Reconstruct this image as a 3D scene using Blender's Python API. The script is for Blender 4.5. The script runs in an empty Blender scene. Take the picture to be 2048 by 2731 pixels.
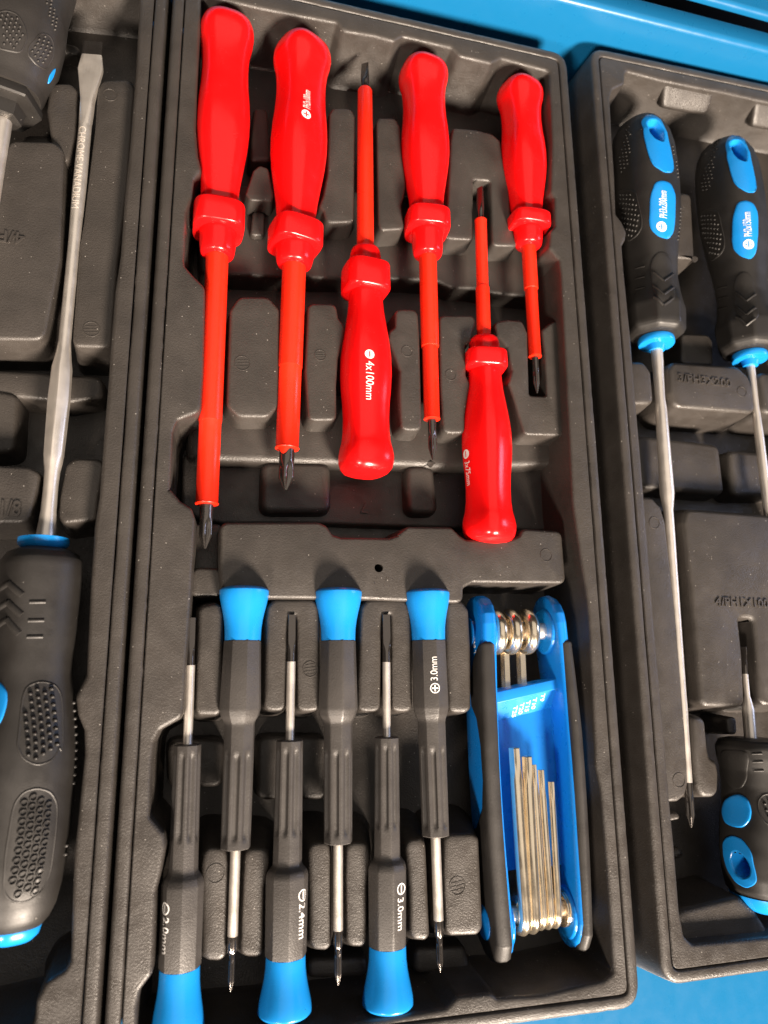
import bpy, bmesh, math, random
from mathutils import Vector, Matrix
import numpy as np

random.seed(7)
S = 0.001            # all modelling is written in millimetres
H = 262.0            # camera height above the tray rims, mm
F = 1888.0           # focal length in photo pixels (2048 px wide)
sc = bpy.context.scene
col = sc.collection

# ---------------------------------------------------------------- camera
def nrm(v): return v / np.linalg.norm(v)
AX = nrm(np.array([8400 - 1024, 1715 - 1365.5, F]))
AY = np.array([939 - 1024, -7086 - 1365.5, F]); AY = nrm(AY - AX * AX.dot(AY))
AZ = np.cross(AX, AY)
R = np.array([AX, AY, AZ])
cam_d = bpy.data.cameras.new('camera'); cam = bpy.data.objects.new('camera', cam_d); col.objects.link(cam)
sc.camera = cam
M = Matrix.Identity(4)
for r in range(3):
    M[r][0] = R[r][0]; M[r][1] = -R[r][1]; M[r][2] = -R[r][2]
M[0][3] = 0; M[1][3] = 0; M[2][3] = H * S
cam.matrix_world = M
cam_d.sensor_fit = 'HORIZONTAL'; cam_d.sensor_width = 36.0; cam_d.lens = 36.0 * F / 2048
cam_d.clip_start = 0.01; cam_d.clip_end = 50
cam_d.dof.use_dof = True; cam_d.dof.focus_distance = 0.285; cam_d.dof.aperture_fstop = 14.0

# ---------------------------------------------------------------- world, lamps, exposure
wd = bpy.data.worlds.new('World'); sc.world = wd; wd.use_nodes = True
bg = wd.node_tree.nodes['Background']
bg.inputs[0].default_value = (1.0, 0.86, 0.72, 1); bg.inputs[1].default_value = 0.02

def area(name, loc, target, size, power, colr, sy=None):
    l = bpy.data.lights.new(name, 'AREA'); l.energy = power; l.color = colr
    l.shape = 'RECTANGLE' if sy else 'DISK'; l.size = size
    if sy: l.size_y = sy
    o = bpy.data.objects.new(name, l); col.objects.link(o)
    o.location = loc
    o.rotation_euler = (Vector(target) - Vector(loc)).to_track_quat('-Z', 'Y').to_euler()
    return o
area('ceiling_lamp', (0.70, -1.72, 1.02), (0.05, 0.05, 0), 0.46, 212, (1.0, 0.84, 0.69))
area('ceiling_lamp', (-0.75, -1.45, 0.95), (0.05, 0.1, 0), 0.30, 40, (1.0, 0.85, 0.71))
area('ceiling_bounce', (0.10, 0.5, 2.3), (0.05, 0.15, 0), 3.0, 19, (1.0, 0.89, 0.78), 3.0)
area('window_light', (1.9, 0.35, 0.75), (0.1, 0.1, 0), 0.5, 8, (0.58, 0.68, 1.0), 0.7)
vs = sc.view_settings
vs.view_transform = 'Standard'; vs.look = 'None'; vs.gamma = 1; vs.exposure = 0.0
sc.render.engine = 'CYCLES'

# ---------------------------------------------------------------- pixel -> place helpers
K = {'A1': (0, 0), 'A2': (450, 0), 'A3': (1000, 0), 'A4': (1450, 0),
     'B1': (0, 650), 'B2': (450, 650), 'B3': (900, 650), 'B4': (1450, 650),
     'C1': (0, 1300), 'C2': (400, 1350), 'C3': (950, 1350), 'C4': (1450, 1300),
     'D1': (0, 2000), 'D2': (350, 2000), 'D3': (900, 2000), 'D4': (1450, 2000),
     'T1': (1200, 1560), 'T2': (1200, 2250), 'T3': (1748, 2431), 'T6': (1800, 1700), 'P': (0, 0)}
KS = {k: (598 / 1659 if k.endswith('4') else 700 / 1659) for k in K}
KS.update(T1=400 / 1659, T2=420 / 1659, T3=300 / 1659, T6=248 / 731, P=1.0)
def px(k, x, y):
    o = K[k]; s = KS[k]; return (o[0] + x * s, o[1] + y * s)
def ray(u, v): return R @ np.array([u - 1024, v - 1365.5, F])
def W(k, x, y, z=0.0):
    u, v = px(k, x, y); d = ray(u, v); t = (z - H) / d[2]
    return np.array([d[0] * t, d[1] * t])
def Wl(items, z=0.0):
    """items: a flat list mixing crop keys and (x,y) tuples"""
    out = []; k = 'P'
    for it in items:
        if isinstance(it, str): k = it
        else: out.append(W(k, it[0], it[1], z))
    return out

# ---------------------------------------------------------------- materials
MATS = {}
def mat(name, base, rough=0.45, metal=0.0, spec=0.5, bump=0.0, bscale=900.0, specks=0.0, tint=0.0, sss=0.0, coat=0.0, rvar=0.0, scratch=0.0):
    m = bpy.data.materials.new(name); m.use_nodes = True
    nt = m.node_tree; n = nt.nodes; L = nt.links
    p = n['Principled BSDF']
    p.inputs['Base Color'].default_value = (*base, 1)
    p.inputs['Roughness'].default_value = rough
    p.inputs['Metallic'].default_value = metal
    p.inputs['Specular IOR Level'].default_value = spec
    p.inputs['Coat Weight'].default_value = coat
    p.inputs['Coat Roughness'].default_value = 0.08
    if sss:
        p.inputs['Subsurface Weight'].default_value = sss
        p.inputs['Subsurface Radius'].default_value = (0.004, 0.0008, 0.0005)
        p.inputs['Subsurface Scale'].default_value = 0.6
    geo = n.new('ShaderNodeNewGeometry')
    def noise(scale, detail=3, rgh=0.55):
        t = n.new('ShaderNodeTexNoise'); t.inputs['Scale'].default_value = scale
        t.inputs['Detail'].default_value = detail; t.inputs['Roughness'].default_value = rgh
        L.new(geo.outputs['Position'], t.inputs['Vector']); return t
    colour = None
    if tint:
        t = noise(55, 4); rp = n.new('ShaderNodeValToRGB')
        rp.color_ramp.elements[0].position = 0.3; rp.color_ramp.elements[1].position = 0.7
        rp.color_ramp.elements[0].color = tuple(c * (1 - tint) for c in base) + (1,)
        rp.color_ramp.elements[1].color = tuple(min(1, c * (1 + tint)) for c in base) + (1,)
        L.new(t.outputs['Fac'], rp.inputs[0]); colour = rp.outputs[0]
    if specks:
        v = n.new('ShaderNodeTexVoronoi'); v.inputs['Scale'].default_value = 900
        v.inputs['Randomness'].default_value = 1.0
        L.new(geo.outputs['Position'], v.inputs['Vector'])
        big = noise(70, 2)
        # threshold per cell: only some cells carry a dust speck
        sep = n.new('ShaderNodeSeparateColor'); L.new(v.outputs['Color'], sep.inputs[0])
        gt = n.new('ShaderNodeMath'); gt.operation = 'GREATER_THAN'; gt.inputs[1].default_value = 1 - specks
        pr_ = n.new('ShaderNodeMapRange'); pr_.inputs[1].default_value = .35; pr_.inputs[2].default_value = .75; pr_.inputs[3].default_value = .90; pr_.inputs[4].default_value = 1.06
        L.new(big.outputs['Fac'], pr_.inputs[0]); mu_ = n.new('ShaderNodeMath'); mu_.operation = 'MULTIPLY'
        L.new(sep.outputs[0], mu_.inputs[0]); L.new(pr_.outputs[0], mu_.inputs[1]); L.new(mu_.outputs[0], gt.inputs[0])
        sz = n.new('ShaderNodeMath'); sz.operation = 'MULTIPLY'; sz.inputs[1].default_value = 0.21
        L.new(sep.outputs[1], sz.inputs[0])
        lt = n.new('ShaderNodeMath'); lt.operation = 'LESS_THAN'
        L.new(v.outputs['Distance'], lt.inputs[0]); L.new(sz.outputs[0], lt.inputs[1])
        an = n.new('ShaderNodeMath'); an.operation = 'MULTIPLY'
        L.new(gt.outputs[0], an.inputs[0]); L.new(lt.outputs[0], an.inputs[1])
        mx = n.new('ShaderNodeMix'); mx.data_type = 'RGBA'
        L.new(an.outputs[0], mx.inputs[0])
        if colour: L.new(colour, mx.inputs[6])
        else: mx.inputs[6].default_value = (*base, 1)
        mx.inputs[7].default_value = (0.27, 0.255, 0.235, 1)
        colour = mx.outputs[2]
    if colour: L.new(colour, p.inputs['Base Color'])
    if rvar:
        t = noise(160, 4); mr = n.new('ShaderNodeMapRange')
        mr.inputs[1].default_value = 0.3; mr.inputs[2].default_value = 0.7
        mr.inputs[3].default_value = max(0.02, rough - rvar); mr.inputs[4].default_value = rough + rvar
        L.new(t.outputs['Fac'], mr.inputs[0]); L.new(mr.outputs[0], p.inputs['Roughness'])
    if bump:
        t = noise(bscale, 3, 0.6); b = n.new('ShaderNodeBump')
        b.inputs['Strength'].default_value = bump; b.inputs['Distance'].default_value = 0.0004
        L.new(t.outputs['Fac'], b.inputs['Height'])
        last = b
        if scratch:
            w = n.new('ShaderNodeTexNoise'); w.inputs['Scale'].default_value = 1.0
            mp = n.new('ShaderNodeMapping'); mp.inputs['Scale'].default_value = (1600, 40, 1600)
            L.new(geo.outputs['Position'], mp.inputs[0]); L.new(mp.outputs[0], w.inputs['Vector'])
            b2 = n.new('ShaderNodeBump'); b2.inputs['Strength'].default_value = scratch; b2.inputs['Distance'].default_value = 0.0003
            L.new(w.outputs['Fac'], b2.inputs['Height']); L.new(b.outputs[0], b2.inputs['Normal']); last = b2
        L.new(last.outputs[0], p.inputs['Normal'])
    MATS[name] = m
    return m
PLA = mat('tray_plastic', (0.0350, 0.0306, 0.0272), 0.42, spec=0.5, bump=0.46, bscale=1600, specks=0.11, tint=0.20, rvar=0.12)
GRIP = mat('black_rubber', (0.020, 0.018, 0.0165), 0.50, spec=0.45, bump=0.22, bscale=1500, specks=0.02, tint=0.15, rvar=0.08)
HBLK = mat('black_handle_rubber', (0.0145, 0.0132, 0.0122), 0.48, spec=0.45, bump=0.15, bscale=2200, specks=0.03, tint=0.18, rvar=0.08)
PBLK = mat('charcoal_handle_plastic', (0.043, 0.039, 0.0365), 0.45, spec=0.5, bump=0.30, bscale=1700, specks=0.02, tint=0.18, rvar=0.08)
RED = mat('red_plastic', (0.80, 0.005, 0.006), 0.22, spec=0.40, bump=0.03, bscale=250, sss=0.12, rvar=0.07)
SLEEVE = mat('orange_red_sleeve', (0.76, 0.021, 0.006), 0.33, spec=0.38, bump=0.06, bscale=400, sss=0.05, rvar=0.08)
BLUE = mat('blue_plastic', (0.008, 0.21, 0.59), 0.26, spec=0.45, bump=0.03, bscale=500, rvar=0.05)
DBLUE = mat('deep_blue_plastic', (0.004, 0.18, 0.60), 0.30, spec=0.5, bump=0.06, bscale=900, rvar=0.06)
PAINT = mat('blue_enamel', (0.006, 0.118, 0.275), 0.30, spec=0.5, bump=0.05, bscale=700, rvar=0.04)
STEEL = mat('bright_steel', (0.86, 0.80, 0.73), 0.38, metal=0.86, bump=0.05, bscale=1200, rvar=0.07, scratch=0.14)
CHROME = mat('polished_steel', (0.90, 0.79, 0.62), 0.20, metal=0.95, bump=0.02, bscale=600, rvar=0.05)
DARKST = mat('blackened_steel', (0.13, 0.118, 0.11), 0.19, metal=0.9, bump=0.06, bscale=1500, rvar=0.07)
LETTER = mat('stamped_steel', (0.80, 0.75, 0.69), 0.55, metal=0.6)
WHITE = mat('white_print', (0.78, 0.76, 0.74), 0.5)
REDIN = mat('red_print_ground', (0.72, 0.01, 0.01), 0.3)
GAPSHADE = mat('painted_gap_shade', (0.006, 0.006, 0.006), 0.8)  # near-black colour standing in for the shade inside the gap

# ---------------------------------------------------------------- object helpers
ORG = {}
def mkobj(name, verts, faces, m, parent=None, smooth=40, org=None):
    me = bpy.data.meshes.new(name)
    o0 = np.array(org if org is not None else (0, 0, 0), float)
    vv = [tuple((np.array(v, float) - o0) * S) for v in verts]
    me.from_pydata(vv, [], faces); me.validate(); me.update()
    bm = bmesh.new(); bm.from_mesh(me)
    bmesh.ops.recalc_face_normals(bm, faces=bm.faces)
    bm.to_mesh(me); bm.free()
    me.materials.append(m)
    if smooth:
        me.shade_smooth(); me.set_sharp_from_angle(angle=math.radians(smooth))
    o = bpy.data.objects.new(name, me); col.objects.link(o)
    if parent is not None: o.parent = parent
    return o
def empty(name, loc, label, cat, group=None):
    o = bpy.data.objects.new(name, None); col.objects.link(o)
    o.empty_display_size = 0.01
    o.location = tuple(np.array(loc, float) * S)
    o['label'] = label; o['category'] = cat
    if group: o['group'] = group
    ORG[o.name] = tuple(float(c) for c in loc)
    return o
def org(o):
    return ORG[o.name]

# ---------------------------------------------------------------- polygons
def ccw(p):
    a = sum(p[i][0] * p[(i + 1) % len(p)][1] - p[(i + 1) % len(p)][0] * p[i][1] for i in range(len(p)))
    return p if a > 0 else p[::-1]
def fillet(p, r, seg=5):
    p = ccw([np.array(q, float) for q in p]); n = len(p); out = []
    for i in range(n):
        a, b, c = p[i - 1], p[i], p[(i + 1) % n]
        u, v = a - b, c - b; lu, lv = np.linalg.norm(u), np.linalg.norm(v)
        if lu < 1e-6 or lv < 1e-6: continue
        u, v = u / lu, v / lv
        cs = max(-1, min(1, u.dot(v))); ang = math.acos(cs)
        if ang > math.radians(172): out.append(b); continue
        d = min(r / math.tan(ang / 2), 0.46 * lu, 0.46 * lv)
        rr = d * math.tan(ang / 2)
        s, e = b + u * d, b + v * d
        sg = seg if ang < math.radians(150) else 3
        for k in range(sg + 1):
            t = k / sg
            out.append((1 - t) ** 2 * s + 2 * t * (1 - t) * b + t * t * e) if ang < math.radians(60) else out.append((1 - t) ** 2 * s + 2 * t * (1 - t) * b + t * t * e)
    # drop duplicates
    res = []
    for q in out:
        if not res or np.linalg.norm(q - res[-1]) > 0.02: res.append(q)
    if np.linalg.norm(res[0] - res[-1]) < 0.02: res.pop()
    return res
def chaikin(p, it=3):
    p = ccw([np.array(q, float) for q in p])
    for _ in range(it):
        o_ = []
        for i in range(len(p)):
            a, b = p[i], p[(i + 1) % len(p)]; o_ += [a * .80 + b * .20, a * .20 + b * .80]
        p = o_
    return p
def offs(p, d):
    """offset a CCW polygon outwards by d"""
    n = len(p); out = []
    for i in range(n):
        a, b, c = p[i - 1], p[i], p[(i + 1) % n]
        e1, e2 = b - a, c - b
        n1 = np.array([e1[1], -e1[0]]) / (np.linalg.norm(e1) + 1e-9)
        n2 = np.array([e2[1], -e2[0]]) / (np.linalg.norm(e2) + 1e-9)
        m = n1 + n2; l = np.linalg.norm(m)
        m = n1 if l < 1e-6 else m / l
        k = max(0.6, m.dot(n1))
        out.append(b + m * d / k)
    return out
def tri_fill(loops):
    """fill 2D loops (first outer, rest holes) -> (pts, tris)"""
    bm = bmesh.new(); edges = []
    for lp in loops:
        vs_ = [bm.verts.new((q[0], q[1], 0)) for q in lp]
        for i in range(len(vs_)): edges.append(bm.edges.new((vs_[i - 1], vs_[i])))
    bm.verts.index_update()
    bmesh.ops.triangle_fill(bm, use_beauty=True, use_dissolve=False, edges=edges)
    bm.verts.index_update()
    tr = [tuple(v.index for v in f.verts) for f in bm.faces]
    bm.free(); return tr
def block_geo(poly, zt, zb, bev=1.2, draft=0.06, holes=(), steps=3, jitter=0.0, draftv=None):
    """raised moulded block with rounded top edge; poly is the visible top edge"""
    rings = []
    dr = draft * (zt - zb)
    rings.append((dr + bev * 0.5, zb))
    rings.append((bev * 0.5, zt - bev))
    for k in range(1, steps + 1):
        a = k / steps * math.pi / 2
        rings.append((bev * 0.5 - bev * (1 - math.cos(a)), zt - bev + bev * math.sin(a)))
    V = []; Fc = []; n = len(poly)
    for d, z in rings:
        for q in offs(poly, d): V.append((q[0], q[1], z))
    for r in range(len(rings) - 1):
        for i in range(n):
            j = (i + 1) % n
            Fc.append((r * n + i, r * n + j, (r + 1) * n + j, (r + 1) * n + i))
    top0 = (len(rings) - 1) * n
    loops = [[np.array(V[top0 + i][:2]) for i in range(n)]]
    idx = [top0 + i for i in range(n)]
    for h in holes:
        b0 = len(V); m = len(h)
        for q in h: V.append((q[0], q[1], zt))
        for q in h: V.append((q[0], q[1], zb))
        for i in range(m):
            j = (i + 1) % m
            Fc.append((b0 + i, b0 + j, b0 + m + j, b0 + m + i))
        loops.append([np.array(q) for q in h]); idx += [b0 + i for i in range(m)]
    for t in tri_fill(loops): Fc.append(tuple(idx[i] for i in t))
    return V, Fc
def block(parent, items, zt, zb=-31, r=2.5, bev=1.2, draft=0.06, holes=(), name='block', m=None, seg=4):
    poly = fillet(Wl(items, zt), r, seg)
    V, Fc = block_geo(poly, zt, zb, bev, draft, holes)
    return mkobj(name, V, Fc, m or PLA, parent, 38, org(parent))
def circ(c, r, n=20): return [np.array([c[0] + r * math.cos(2 * math.pi * i / n), c[1] + r * math.sin(2 * math.pi * i / n)]) for i in range(n)]

# ---------------------------------------------------------------- text
def text_geo(s, size=1.0, sx=1.0, bold=0.0):
    cu = bpy.data.curves.new('lettering', 'FONT'); cu.body = s; cu.size = 1.0; cu.align_x = 'LEFT'; cu.resolution_u = 3; cu.offset = bold
    o = bpy.data.objects.new('lettering', cu); col.objects.link(o)
    dg = bpy.context.evaluated_depsgraph_get()
    me = bpy.data.meshes.new_from_object(o.evaluated_get(dg))
    bm = bmesh.new(); bm.from_mesh(me)
    for q in range(-2, 9):
        bmesh.ops.bisect_plane(bm, geom=bm.verts[:] + bm.edges[:] + bm.faces[:], plane_co=(0, q * 0.11 + 0.013, 0), plane_no=(0, 1, 0))
    bm.to_mesh(me); bm.free()
    V = [(v.co.x * size * sx, v.co.y * size) for v in me.vertices]; Fc = [tuple(p.vertices) for p in me.polygons]
    bpy.data.objects.remove(o); bpy.data.curves.remove(cu); bpy.data.meshes.remove(me)
    return V, Fc
def solid_text(parent, s, size, place, m, name='lettering', sx=1.0, thick=0.3):
    """lettering with thickness; place(x,y,h) -> 3D mm"""
    V, Fc = text_geo(s, size, sx, 0.012 if m is PLA else 0.0)
    n = len(V); VV = [place(x, y, thick) for x, y in V] + [place(x, y, -0.2) for x, y in V]
    FF = list(Fc)
    cnt = {}
    for f in Fc:
        for i in range(len(f)):
            e = (f[i], f[(i + 1) % len(f)]); cnt[e] = 1
    for (a, b) in list(cnt):
        if (b, a) not in cnt: FF.append((a, b, b + n, a + n))
    return mkobj(name, VV, FF, m, parent, 0, org(parent))
def emboss(parent, s, k, x0, y0, x1, y1, z, hpx, m=None, sx=1.0, thick=0.55, name='embossed_lettering', fit=True):
    """flat embossed text on a horizontal face at height z; baseline from pixel 0 to pixel 1"""
    a = W(k, x0, y0, z); b = W(k, x1, y1, z); d = b - a; Ld = np.linalg.norm(d); d = d / Ld
    up = np.array([-d[1], d[0]])
    size = hpx * 0.145 * KS[k] / 0.70
    V, _ = text_geo(s, size, sx); w = max(v[0] for v in V)
    f = Ld / w if fit else 1.0
    return solid_text(parent, s, size, lambda x, y, h: (a[0] + d[0] * x * f + up[0] * y, a[1] + d[1] * x * f + up[1] * y, z + h), m or PLA, name, sx, thick)

# ---------------------------------------------------------------- trays
def quad_w(pts, z=0): return [W('P', *p, z) for p in pts]
def tray(label, outer_px, inner_items, floor=-31, corner=9, wallz=-34, name='tool_tray'):
    oq = ccw(quad_w(outer_px)); c = sum(oq) / 4
    root = empty(name, (oq[0][0], oq[0][1], wallz), label, 'tray', 'moulded tool trays in the drawer')
    rnd0 = fillet(oq, corner, 8); rnd = []
    for i in range(len(rnd0)):
        a, b = rnd0[i], rnd0[(i + 1) % len(rnd0)]; k_ = max(1, int(np.linalg.norm(b - a) / 2.2))
        rnd += [a + (b - a) * q / k_ for q in range(k_)]
    rj = random.Random(len(label)); walk = 0.0; wob = []
    for i in range(len(rnd)):
        walk = walk * .8 + rj.uniform(-.07, .07); wob.append(walk + (rj.uniform(.1, .4) if rj.random() < .05 else 0))
    # outer frame: swept profile (inset from outer edge, z)
    prof = [(-3.2, wallz), (-0.3, -4.5), (0.0, -2.6), (0.15, -1.2), (0.7, -0.35), (1.6, 0.0), (4.0, 0.0), (4.5, -0.25), (4.75, -0.9), (4.8, -2.2)]
    V = []; Fc = []; n = len(rnd)
    for d, z in prof:
        for i, q in enumerate(offs(rnd, -d)):
            w_ = wob[i] if d > 4.2 else (wob[(i * 7) % len(wob)] * .4 if d >= 0 and z > -3 else 0)
            cdir = c - q; cdir = cdir / np.linalg.norm(cdir)
            V.append((q[0] + cdir[0] * w_, q[1] + cdir[1] * w_, z - abs(w_) * .3))
    for r in range(len(prof) - 1):
        for i in range(n):
            j = (i + 1) % n; Fc.append((r * n + i, r * n + j, (r + 1) * n + j, (r + 1) * n + i))
    mkobj('rim', V, Fc, PLA, root, 50, org(root))
    # insert: flange with the wavy inner contour, walls, floor
    inner = fillet(Wl(inner_items, 0), 3.0, 4)
    V = []; Fc = []
    fl = offs(rnd, -5.25); fl2 = offs(rnd, -5.6)
    m = len(inner)
    for q in fl: V.append((q[0], q[1], -2.4))
    for q in fl: V.append((q[0], q[1], -0.55))
    for q in fl2: V.append((q[0], q[1], -0.2))
    for r in range(2):
        for i in range(n):
            j = (i + 1) % n; Fc.append((r * n + i, r * n + j, (r + 1) * n + j, (r + 1) * n + i))
    bev = 1.6; rings = []
    for k in range(4):
        a = k / 3 * math.pi / 2
        rings.append((bev * 0.5 - bev * math.sin(a), -0.2 - bev * (1 - math.cos(a))))
    rings.append((-bev * 0.5 - 1.5, floor + 2)); rings.append((-bev * 0.5 - 3.0, floor))
    b0 = len(V)
    for d, z in rings:
        for q in offs(inner, d): V.append((q[0], q[1], z))
    for r in range(len(rings) - 1):
        for i in range(m):
            j = (i + 1) % m; Fc.append((b0 + r * m + i, b0 + r * m + j, b0 + (r + 1) * m + j, b0 + (r + 1) * m + i))
    idx = [2 * n + i for i in range(n)] + [b0 + i for i in range(m)]
    for t in tri_fill([[np.array(V[2 * n + i][:2]) for i in range(n)], [np.array(V[b0 + i][:2]) for i in range(m)]]):
        Fc.append(tuple(idx[i] for i in t))
    l0 = b0 + (len(rings) - 1) * m
    for t in tri_fill([[np.array(V[l0 + i][:2]) for i in range(m)]]): Fc.append(tuple(l0 + i for i in t))
    mkobj('body', V, Fc, PLA, root, 38, org(root))
    return root

# ======================================================= drawer and cabinet
def strip_box(name, parent, a, b, prof, m, smooth=40):
    """sweep a (out,z) profile along the ground line a->b (mm)"""
    d = b - a; d = d / np.linalg.norm(d); nn = np.array([-d[1], d[0]])
    V = []; Fc = []; n = len(prof)
    for p in (a, b):
        for o_, z in prof: V.append((p[0] + nn[0] * o_, p[1] + nn[1] * o_, z))
    for i in range(n - 1): Fc.append((i, i + 1, n + i + 1, n + i))
    return mkobj(name, V, Fc, m, parent, smooth, org(parent))
drawer = empty('cabinet_drawer', (60, 80, -37), 'glossy blue steel drawer holding the three black tool trays', 'drawer')
V = [(-360, -420, -36), (620, -420, -36), (620, 322, -36), (-360, 322, -36), (-360, -420, -37), (620, -420, -37), (620, 322, -37), (-360, 322, -37)]
mkobj('floor_panel', V, [(0, 1, 2, 3), (7, 6, 5, 4), (0, 4, 5, 1), (1, 5, 6, 2), (2, 6, 7, 3), (3, 7, 4, 0)], PAINT, drawer, 0, org(drawer))
ZC = 14.0
ca = W('P', 1522, 0, ZC); cb = W('P', 2048, 133, ZC)
dd = (cb - ca) / np.linalg.norm(cb - ca)
pa, pb = ca - dd * 420, cb + dd * 200
fold = [(0, -36), (0.0, ZC - 3.0)]
for k in range(1, 7):
    a = k / 6 * math.pi / 2; fold.append((3.0 - 3.0 * math.cos(a), ZC - 3.0 + 3.0 * math.sin(a)))
lw = np.linalg.norm(W('P', 1900, 48, ZC) - W('P', 1900, 97, ZC))
fold += [(lw - 1.5, ZC), (lw - 0.4, ZC - 0.5), (lw, ZC - 1.6), (lw, -36)]
strip_box('back_wall', drawer, pa, pb, fold, PAINT)
cab = empty('tool_cabinet', (pa[0], pa[1] + 40, -36), 'blue steel cabinet front seen beyond the dark gap behind the drawer', 'cabinet')
ga, gb = W('P', 1839, 0, ZC), W('P', 2048, 57.7, ZC)
gd = (gb - ga) / np.linalg.norm(gb - ga)
panel = [(0.5, ZC - 4), (0, ZC - 3.5), (0, ZC - 2)]
for k in range(1, 7):
    a = k / 6 * math.pi / 2; panel.append((2.5 - 2.5 * math.cos(a), ZC - 2.5 + 2.5 * math.sin(a) + 0.5))
panel += [(160, ZC + 0.5), (160, ZC - 1)]
panel = [(a + 4.5, b) for a, b in panel]
strip_box('front_panel', cab, ga - gd * 420, gb + gd * 200, panel, PAINT)

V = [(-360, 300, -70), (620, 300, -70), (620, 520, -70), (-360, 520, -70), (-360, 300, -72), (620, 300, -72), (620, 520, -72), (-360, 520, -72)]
mkobj('gap_shade_sheet', V, [(0, 1, 2, 3), (7, 6, 5, 4), (0, 4, 5, 1), (1, 5, 6, 2), (2, 6, 7, 3), (3, 7, 4, 0)], GAPSHADE, cab, 0, org(cab))  # added black sheet below the gap, its colour paints the shade there
# ======================================================= centre tray
CT = tray('black tray in the middle holding red screwdrivers and blue capped small drivers',
    [(466.5, -98), (1512, 142), (1712, 2690), (268, 2882)],
    ['A1', (1262, -180), (1255, 100), (1240, 400), (1225, 800), (1240, 980), (1262, 1070), (1215, 1125), (1200, 1230), (1165, 1330), (1150, 1640),
     'B1', (1158, 140), (1215, 205), (1282, 270), (1270, 800), (1255, 1050), (1110, 1105), (1080, 1180), (1060, 1560),
     'C1', (1072, 20), (1130, 92), (1200, 135), (1222, 200), (1195, 650), (1160, 1150), (1145, 1445), (1000, 1525), (958, 1610),
     'D1', (945, 60), (928, 430), (1020, 540), (1032, 610), (1005, 770), (970, 900), (960, 1200), (948, 1415), (870, 1520), (848, 1620), (840, 1900),
     'D3', (0, 1770), (450, 1690), (690, 1650), (770, 1575), (970, 1555), (1010, 1585), (1300, 1565), 
     'D4', (450, 1725), (535, 1660), (520, 1400), (490, 900), (440, 300),
     'C3', (1530, 1640), (1490, 800), (1475, 600), (1440, 380),
     'B3', (1500, 1640), (1480, 1250), (1450, 700), (1425, 200), (1412, 95), (1360, 35),
     'A3', (1112, 1560), (1118, 1460), (1148, 1430), (1145, 1245), (1122, 1205), (1130, 900), (1115, 550), (1112, 440),
     (800, 357), (735, 388), (540, 342), (490, 290), (175, 216), (120, 248), (0, 214),
     'A2', (1110, 182), (1065, 130), (600, 42), (200, -48)],
    floor=-31)
Z1 = -6.0
# upper row of retaining blocks
block(CT, ['A2', (575, 1050), (625, 1065), (658, 1235), (645, 1265), (515, 1258), (492, 1222), (540, 1080)], -10, bev=1.0, r=1.5)
block(CT, ['A2', (535, 1340), (600, 1345), (600, 1480), (520, 1480)], -17, bev=1.0, r=1.5)
block(CT, ['A2', (545, 690), (620, 690), (640, 1010), (520, 1010)], -20, bev=1.5, r=2)
block(CT, ['A2', (1040, 688), (1150, 690), (1175, 740), (1165, 1395), (1005, 1400), (985, 1330), (958, 1300), (985, 1230), (1010, 1100), (1022, 720)], -8, bev=1.3, r=2.2)
block(CT, ['A2', (1335, 748), (1430, 750), (1455, 800), (1470, 1000), (1492, 1165), (1480, 1240), (1463, 1290), (1482, 1440), (1345, 1448), (1332, 1400), (1320, 775)], -8, bev=1.3, r=2.2)
block(CT, ['A3', (498, 812), (640, 824), (740, 850), (787, 890), (812, 1060), (842, 1190), (855, 1420), (902, 1548), (750, 1545), (737, 1135), (614, 1125), (616, 1508), (455, 1500), (470, 1250), (485, 900)], -8, bev=1.3, r=2.0)
# middle row
block(CT, ['B2', (450, 342), (625, 342), (690, 415), (690, 1020), (620, 1086), (445, 1085), (378, 1020), (398, 420)], Z1, bev=1.5, r=3.5, draft=0.10)
block(CT, ['B2', (890, 384), (1050, 384), (1065, 470), (1106, 520), (1095, 590), (1062, 720), (1050, 900), (1053, 1108), (892, 1110), (872, 800)], Z1, bev=1.3, r=2.5, draft=0.08)
block(CT, ['B3', (375, 418), (500, 420), (512, 600), (526, 1172), (412, 1170), (400, 950), (405, 800), (362, 690), (330, 600), (335, 555), (372, 530)], Z1, bev=1.3, r=2.5, draft=0.08)
block(CT, ['B3', (652, 458), (855, 458), (872, 500), (850, 545), (840, 605), (802, 635), (806, 830), (832, 885), (820, 950), (800, 1080), (800, 1190), (680, 1190), (660, 900)], Z1, bev=1.3, r=2.5, draft=0.08)
block(CT, ['B3', (1000, 500), (1080, 485), (1165, 492), (1195, 560), (1206, 965), (1330, 970), (1318, 700), (1300, 545), (1345, 510), (1390, 488), (1430, 1205), (1190, 1200), (1130, 1000), (1090, 880), (1112, 800), (1080, 650), (1020, 580)], Z1, bev=1.3, r=2.0, draft=0.08)
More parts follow.
